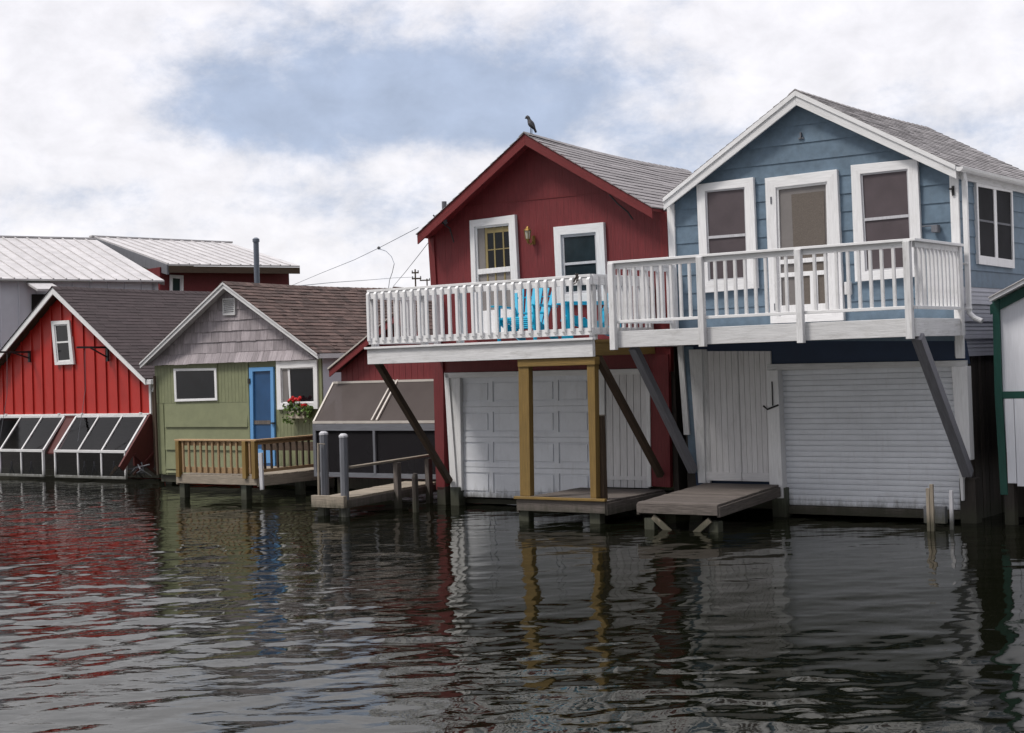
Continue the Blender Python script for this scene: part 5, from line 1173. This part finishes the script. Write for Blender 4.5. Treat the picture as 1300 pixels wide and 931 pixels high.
# ============================================================ WHITE SHED AT THE RIGHT EDGE
def shed():
    w = 0.0; uL = FM.w((1263, 450), w)[0]
    T = Thing('white_shed', 'white boathouse with forest green trim at the right edge', 'boathouse', (uL + 1, w, 0))
    p0, p1 = FM.w((1256, 378), w + .2), FM.w((1300, 354.5), w + .2); sl = (p1[1] - p0[1]) / (p1[0] - p0[0])
    half = 1.9; Lp = p0; Pk = (p0[0] + half, p0[1] + sl * half); Rp = (p0[0] + 2 * half, p0[1])
    gable_roof(T, w + .2, -5, Lp, Pk, Rp, .05, TIN, WHITEW, WHITE, .055, expo=5, tabw=.5, step=False, jit=0)
    top = [(uL, Lp[1] + sl * (uL - Lp[0]) - .06), (Pk[0], Pk[1] - .06), (Rp[0] - (uL - Lp[0]), Lp[1] + sl * (uL - Lp[0]) - .06), (Rp[0] - (uL - Lp[0]), .8), (uL, .8)]
    P1('wall', WPANEL, T, lambda b: b.prism(top, w - .1, w, (0, 0, 1)))
    P1('side_wall', WPANEL, T, lambda b: b.box(uL, uL + .08, -4.9, -.1, .8, top[0][1]))
    P1('rake_trim', GTRIM, T, lambda b: b.prism([(uL - .03, top[0][1] - .02), (Pk[0], Pk[1] - .07), (Pk[0], Pk[1] - .2), (uL - .03, top[0][1] - .15)], w, w + .035, 'long'), bevel=.003)
    cp = qw([(1261, 380), (1269.5, 378), (1273.5, 500), (1281, 628), (1271.5, 628), (1264, 500)], w)
    P1('corner_board', GTRIM, T, lambda b: (b.prism([cp[0], cp[1], cp[2], cp[5]], w, w + .045, 'long'), b.prism([cp[5], cp[2], cp[3], cp[4]], w, w + .045, 'long')), bevel=.003)
    zb = FM.w((1285, 497), w)[1]; zb2 = FM.w((1285, 506), w)[1]
    P1('band_trim', GTRIM, T, lambda b: b.box(cp[2][0], Rp[0] - .3, w, w + .04, zb2, zb, (1, 0, 0)), bevel=.003)
    def pl(b):
        u = cp[2][0] + .03
        while u < Rp[0] - .3:
            d = random.uniform(.1, .16); b.box(u, u + d - .008, w, w + random.uniform(.02, .05), FM.w((1290, 616), w)[1] + random.uniform(-.035, .035), zb2 - .004, (0, 0, 1)); u += d
    P1('plank_door', WPANEL, T, pl, bevel=.004)
    for uu in (uL + .12, uL + .42, uL + 1.8): P1('pile', DARKW if uu < uL + .3 else WETWOOD, T, lambda b: b.tube([(uu, -.05, -.6), (uu, -.05, .95)], .04 if uu > uL + .3 else .09, 8))
    P1('inner_wall', DARKW, T, lambda b: b.box(uL + .05, uL + 3.4, -.6, -.5, .05, .95))
    # dark gap wall between the two houses
shed()
T = Thing('infill', 'dark timber bulkhead closing the gap between the blue house and the white shed', 'infill', (BUR + .3, -2.6, 0))
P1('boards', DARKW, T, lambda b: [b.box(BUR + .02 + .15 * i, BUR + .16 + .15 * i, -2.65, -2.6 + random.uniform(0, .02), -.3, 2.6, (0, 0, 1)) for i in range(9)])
T = Thing('infill', 'dark timber bulkhead added to darken the narrow gap between the red house and the blue house', 'infill', (BUL - .1, -1.0, 0))
P1('boards', DARKW, T, lambda b: [b.box(BUL - .3 + .15 * i, BUL - .16 + .15 * i, -1.05, -1.0, -.3, 3.4, (0, 0, 1)) for i in range(3)])  # boards added to shut stray light out of the gap
# ============================================================ BUILDINGS BEHIND
def metal_roof(b, r0, r1, e0, e1, pitch=.55, rib=.05):
    r0, r1, e0, e1 = map(Vector, (r0, r1, e0, e1)); L = (e1 - e0).length; n = max(2, int(L / pitch)); up = Vector((0, 0, 1))
    for i in range(n):
        a, c = i / n, (i + 1) / n
        p = [r0.lerp(r1, a), e0.lerp(e1, a), e0.lerp(e1, c), r0.lerp(r1, c)]; r = (random.random(), random.random(), 0)
        t = [tuple(q + up * .02) for q in p]; k = [tuple(q - up * .03) for q in p]
        b.face(t, r); b.face(k[::-1], r); b.face([t[1], k[1], k[2], t[2]], r)
        b.beam(tuple(p[0] + up * .03), tuple(p[1] + up * .025), rib * .7, .05)
def rear_red():
    T = Thing('rear_red_building', 'dark red building with pale metal roof rising behind the barn ridge', 'building', (3, 0, 0), FR)
    e0, e1 = FR.w((212, 337), 0), FR.w((375, 346), 0); wR = -5.5; r0, r1 = FR.w((122, 301.5), wR), FR.w((292, 312), wR)
    ze = e0[1]; zr = r0[1]
    P1('roof', TIN, T, lambda b: metal_roof(b, (0, wR, zr), (r1[0], wR, zr - .1), (0, 0.3, ze), (e1[0], .3, ze - .0), .34))
    P1('ridge_cap', TIN, T, lambda b: b.beam((-.1, wR, zr + .03), (r1[0] + .05, wR, zr - .07), .25, .05))
    P1('fascia', BROWNW, T, lambda b: b.box(0, e1[0], .24, .3, ze - .24, ze - .04, (1, 0, 0)))
    P1('rake_board', GREYPOST, T, lambda b: b.hexa([(-.05, wR, zr - .45), (0.02, wR, zr - .45), (0.02, .3, ze - .3), (-.05, .3, ze - .3)][::-1], [(-.05, wR, zr), (0.02, wR, zr), (0.02, .3, ze), (-.05, .3, ze)][::-1]))
    wl, wr = FR.w((203, 352), -.1)[0], FR.w((367, 352), -.1)[0]
    P1('wall', RED, T, lambda b: b.box(wl, wr, -5.3, -.1, .45, ze - .05, (0, 0, 1)))
    P1('back_roof', TIN, T, lambda b: metal_roof(b, (0, wR, zr), (r1[0], wR, zr - .1), (0, wR - 5, ze), (e1[0], wR - 5, ze), .5))
    o = qw([(215, 349), (232, 350), (232, 376), (215, 376)], -.1, FR); window(T, -.1, o, inset(o, .07), PANE2, depth=.06)
rear_red()
def rear_white():
    we = 1.6; T = Thing('rear_white_building', 'long white metal sided building with ribbed pale roof behind the barn', 'building', (-6, we, 0), FR)
    eR, eL = FR.w((205, 357.5), we), FR.w((-5, 354), we); wr_ = we - 6.2; rR = FR.w((121, 304.5), wr_)
    ze = (eR[1] + eL[1]) / 2; uE = eR[0]; uS = eL[0] - 5
    P1('roof', TIN, T, lambda b: metal_roof(b, (uS, wr_, rR[1]), (rR[0], wr_, rR[1]), (uS, we + .2, eL[1]), (uE, we + .2, eR[1]), .36))
    P1('back_roof', TIN, T, lambda b: metal_roof(b, (uS, wr_, rR[1]), (rR[0], wr_, rR[1]), (uS, wr_ - 5, ze), (uE, wr_ - 5, ze), .62))
    P1('ridge_cap', TIN, T, lambda b: b.beam((uS, wr_, rR[1] + .03), (rR[0], wr_, rR[1] + .03), .25, .05))
    def wl(b):
        u = uS
        while u < uE - .2: b.box(u, min(u + .5, uE - .1), we - .1, we, .45, ze - .04, (0, 0, 1)); b.box(u - .02, u + .02, we, we + .03, .45, ze - .06); u += .51
    P1('wall', TINW, T, wl)
    P1('end_wall', TINW, T, lambda b: b.hexa([(uE - .3, we, .45), (uE - .3, we - 11, .45), (uE - .2, we - 11, .45), (uE - .2, we, .45)][::-1], [(uE - .3, we, ze - .05), (uE - .3, we - 11, ze), (uE - .2, we - 11, ze), (uE - .2, we, ze - .05)][::-1]))
    P1('rake_flashing', TIN, T, lambda b: b.face([(uE, we + .2, eR[1]), (rR[0], wr_, rR[1]), (rR[0], wr_, rR[1] - .9), (uE, we + .2, eR[1] - .12)], (.5,) * 3))
    a, c = FR.w(G4(130, 278), we), FR.w(G4(235, 325), we)
    P1('awning', TIN, T, lambda b: (b.hexa([(a[0], we + .9, c[1] - .02), (c[0] + .1, we + .9, c[1] - .02), (c[0] + .1, we, a[1] - .02), (a[0], we, a[1] - .02)], [(a[0], we + .9, c[1] + .04), (c[0] + .1, we + .9, c[1] + .04), (c[0] + .1, we, a[1] + .04), (a[0], we, a[1] + .04)])))
    q = qw(zz(G4, 160, 335, 235, 335, 235, 440, 160, 440), we, FR); P1('opening', DARK, T, lambda b: b.prism(q, we, we + .04))
rear_white()
# stovepipe
D_ = Frame(0, 41.5, 0)
q0, q1 = D_.w((325.5, 365), 0), D_.w((325, 306), 0)
T = Thing('flue_pipe', 'tall blue grey flue pipe standing in front of the rear red building', 'chimney', (q0[0], 0, .45), D_)
P1('pipe', CONC, T, lambda b: b.tube([(q0[0], 0, .45), (q1[0], 0, q1[1])], .075, 12), smooth=False)
P1('cowl', CONC, T, lambda b: b.tube([(q1[0], 0, q1[1] - .03), (q1[0], 0, q1[1] + .05), (q1[0], 0, q1[1] + .09)], [.095, .095, .04], 12))
# low dark roof further off, small brown roof
D2 = Frame(0, 60, 0)
a, c = D2.w((395, 365.5), 0), D2.w((456, 369), 0)
T = Thing('far_dark_house', 'far house whose dark ridge just clears the brown shingle roof', 'house', (a[0], 0, .45), D2)
P1('roof', CONC, T, lambda b: (b.prism([(a[0] - 1, a[1] - .5), (a[0] - .4, a[1]), (c[0] - .4, a[1] - .02), (c[0] + .35, a[1] - .5)], -3, 0)))
P1('wall', TINW, T, lambda b: b.box(a[0] - .8, c[0] + .1, -2.9, -.2, .45, a[1] - .5))
D3 = Frame(0, 44, 0)
a = D3.w((500, 364), 0)
T = Thing('far_brown_house', 'far gabled house whose brown roof tip shows above the picket rail', 'house', (a[0], 0, .45), D3)
P1('roof', DRED, T, lambda b: b.prism([(a[0] - .55, a[1] - .38), (a[0], a[1]), (a[0] + .9, a[1] - .1), (a[0] + 1.6, a[1] - .45)], -2.5, 0)); P1('wall', RED, T, lambda b: b.box(a[0] - .4, a[0] + 1.4, -2.4, -.1, .45, a[1] - .42))
# utility pole and wires
D5 = Frame(0, 130, 0)
def pole(px_, top, lab, bars, D, rr=.08):
    t = D.w((px_, top), 0); T = Thing('utility_pole', lab, 'utility pole', (t[0], 0, .45), D, 'far utility poles')
    P1('pole', BROWNW, T, lambda b: b.tube([(t[0], 0, .45), (t[0], 0, t[1])], [rr, rr * .8], 8))
    P1('crossarm', BROWNW, T, lambda b: [b.box(t[0] - l, t[0] + r, -.05, .05, t[1] - dz - .06, t[1] - dz + .06) for l, r, dz in bars])
    P1('insulator', GREYPOST, T, lambda b: [b.tube([(t[0] + x, 0, t[1] - dz + .06), (t[0] + x, 0, t[1] - dz + .2)], .05, 6) for l, r, dz in bars for x in (-l + .05, r - .05)])
    return t
tp = pole(527, 342, 'brown pole with two crossarms between the wires and the red wall', ((.3, .3, .3), (.3, .5, .8)), D5)
tp2 = pole(542, 354, 'pole mostly hidden by the red wall, only its arm showing', ((.7, .3, .15),), Frame(0, 150, 0))
DW = Frame(0, 0, 0)
def wire(name, label, pts, r, d0, d1):
    # the depth runs from d0 to d1 so that the span is straight in plan
    x0, x1 = pts[0][0], pts[-1][0]; P = []
    for p in pts:
        t = (p[0] - x0) / (x1 - x0); d = 1 / ((1 - t) / d0 + t / d1); q = Frame(0, d, 0).w(p, 0); P.append((q[0], -d, q[1]))
    T = Thing(name, label, 'wire', P[0], DW)
    P1('cable', CONC, T, lambda b: b.tube(P, r, 5)); return T, P

T, w_ = wire('overhead_wire', 'long overhead wire from the rear building up to the red eave', [(372, 362), (410, 346), (450, 330), (481, 315), (505, 302.5), (531, 289)], .006, 45, 25.2)
P1('splice', BLACK, T, lambda b: b.tube([tuple(Vector(w_[3]) + (Vector(w_[k]) - Vector(w_[3])).normalized() * .07 * abs(k - 3)) for k in (2, 3, 4)], [.01, .035, .01], 6))
wire('drop_wire', 'short wire looping down from the splice on the overhead wire', [(481, 316), (490, 319), (497, 326), (500.5, 335), (498, 346), (494.5, 356), (493, 368)], .006, 29.1, 28.6)
wire('drop_wire', 'straight wire dropping steeply from the red house corner to the far brown roof', [(499, 364), (515, 345), (530, 326), (544, 308)], .006, 43, 25.4)
wire('far_wire', 'faint far wire running low across the sky to the utility pole', [(375, 363.5), (420, 359), (470, 355.5), (500, 353), (527, 352)], .015, 60, 130)
# ============================================================ BIRD
def bird():
    base = (RT.Pk[0] + .0, RT.WF - .16, RT.Pk[1] + .035)
    T = Thing('bird', 'small dark bird perched on the peak of the red roof', 'bird', base)
    u, w, z = base
    st = [((-.095, 0, .225), .004), ((-.078, 0, .228), .012), ((-.062, 0, .236), .024), ((-.045, 0, .240), .030), ((-.028, 0, .228), .028), ((-.016, 0, .20), .026), ((-.004, 0, .17), .036), ((.012, 0, .14), .046), ((.028, 0, .115), .048), ((.05, 0, .085), .040), ((.07, 0, .06), .028), ((.085, 0, .035), .020), ((.10, 0, .005), .018), ((.112, 0, -.02), .016)]
    T.body = P1('body', BIRDM, T, lambda b: b.tube([(u + p[0], w + p[1], z + p[2]) for p, r in st], [r * 1.05 for p, r in st], 12), smooth=True)
    P1('wing', BIRDM, T, lambda b: b.tube([(u + .0, w + .035, z + .165), (u + .03, w + .045, z + .12), (u + .07, w + .035, z + .07), (u + .115, w + .012, z + .02)], [.012, .03, .022, .005], 8), smooth=True)
    for s in (-1, 1): P1('leg', BIRDM, T, lambda b: b.tube([(u + .03, w + s * .018, z + .075), (u + .022, w + s * .018, z + .03), (u + .02, w + s * .018, z - .03)], .006, 6))
bird()
S.render.engine = 'CYCLES'
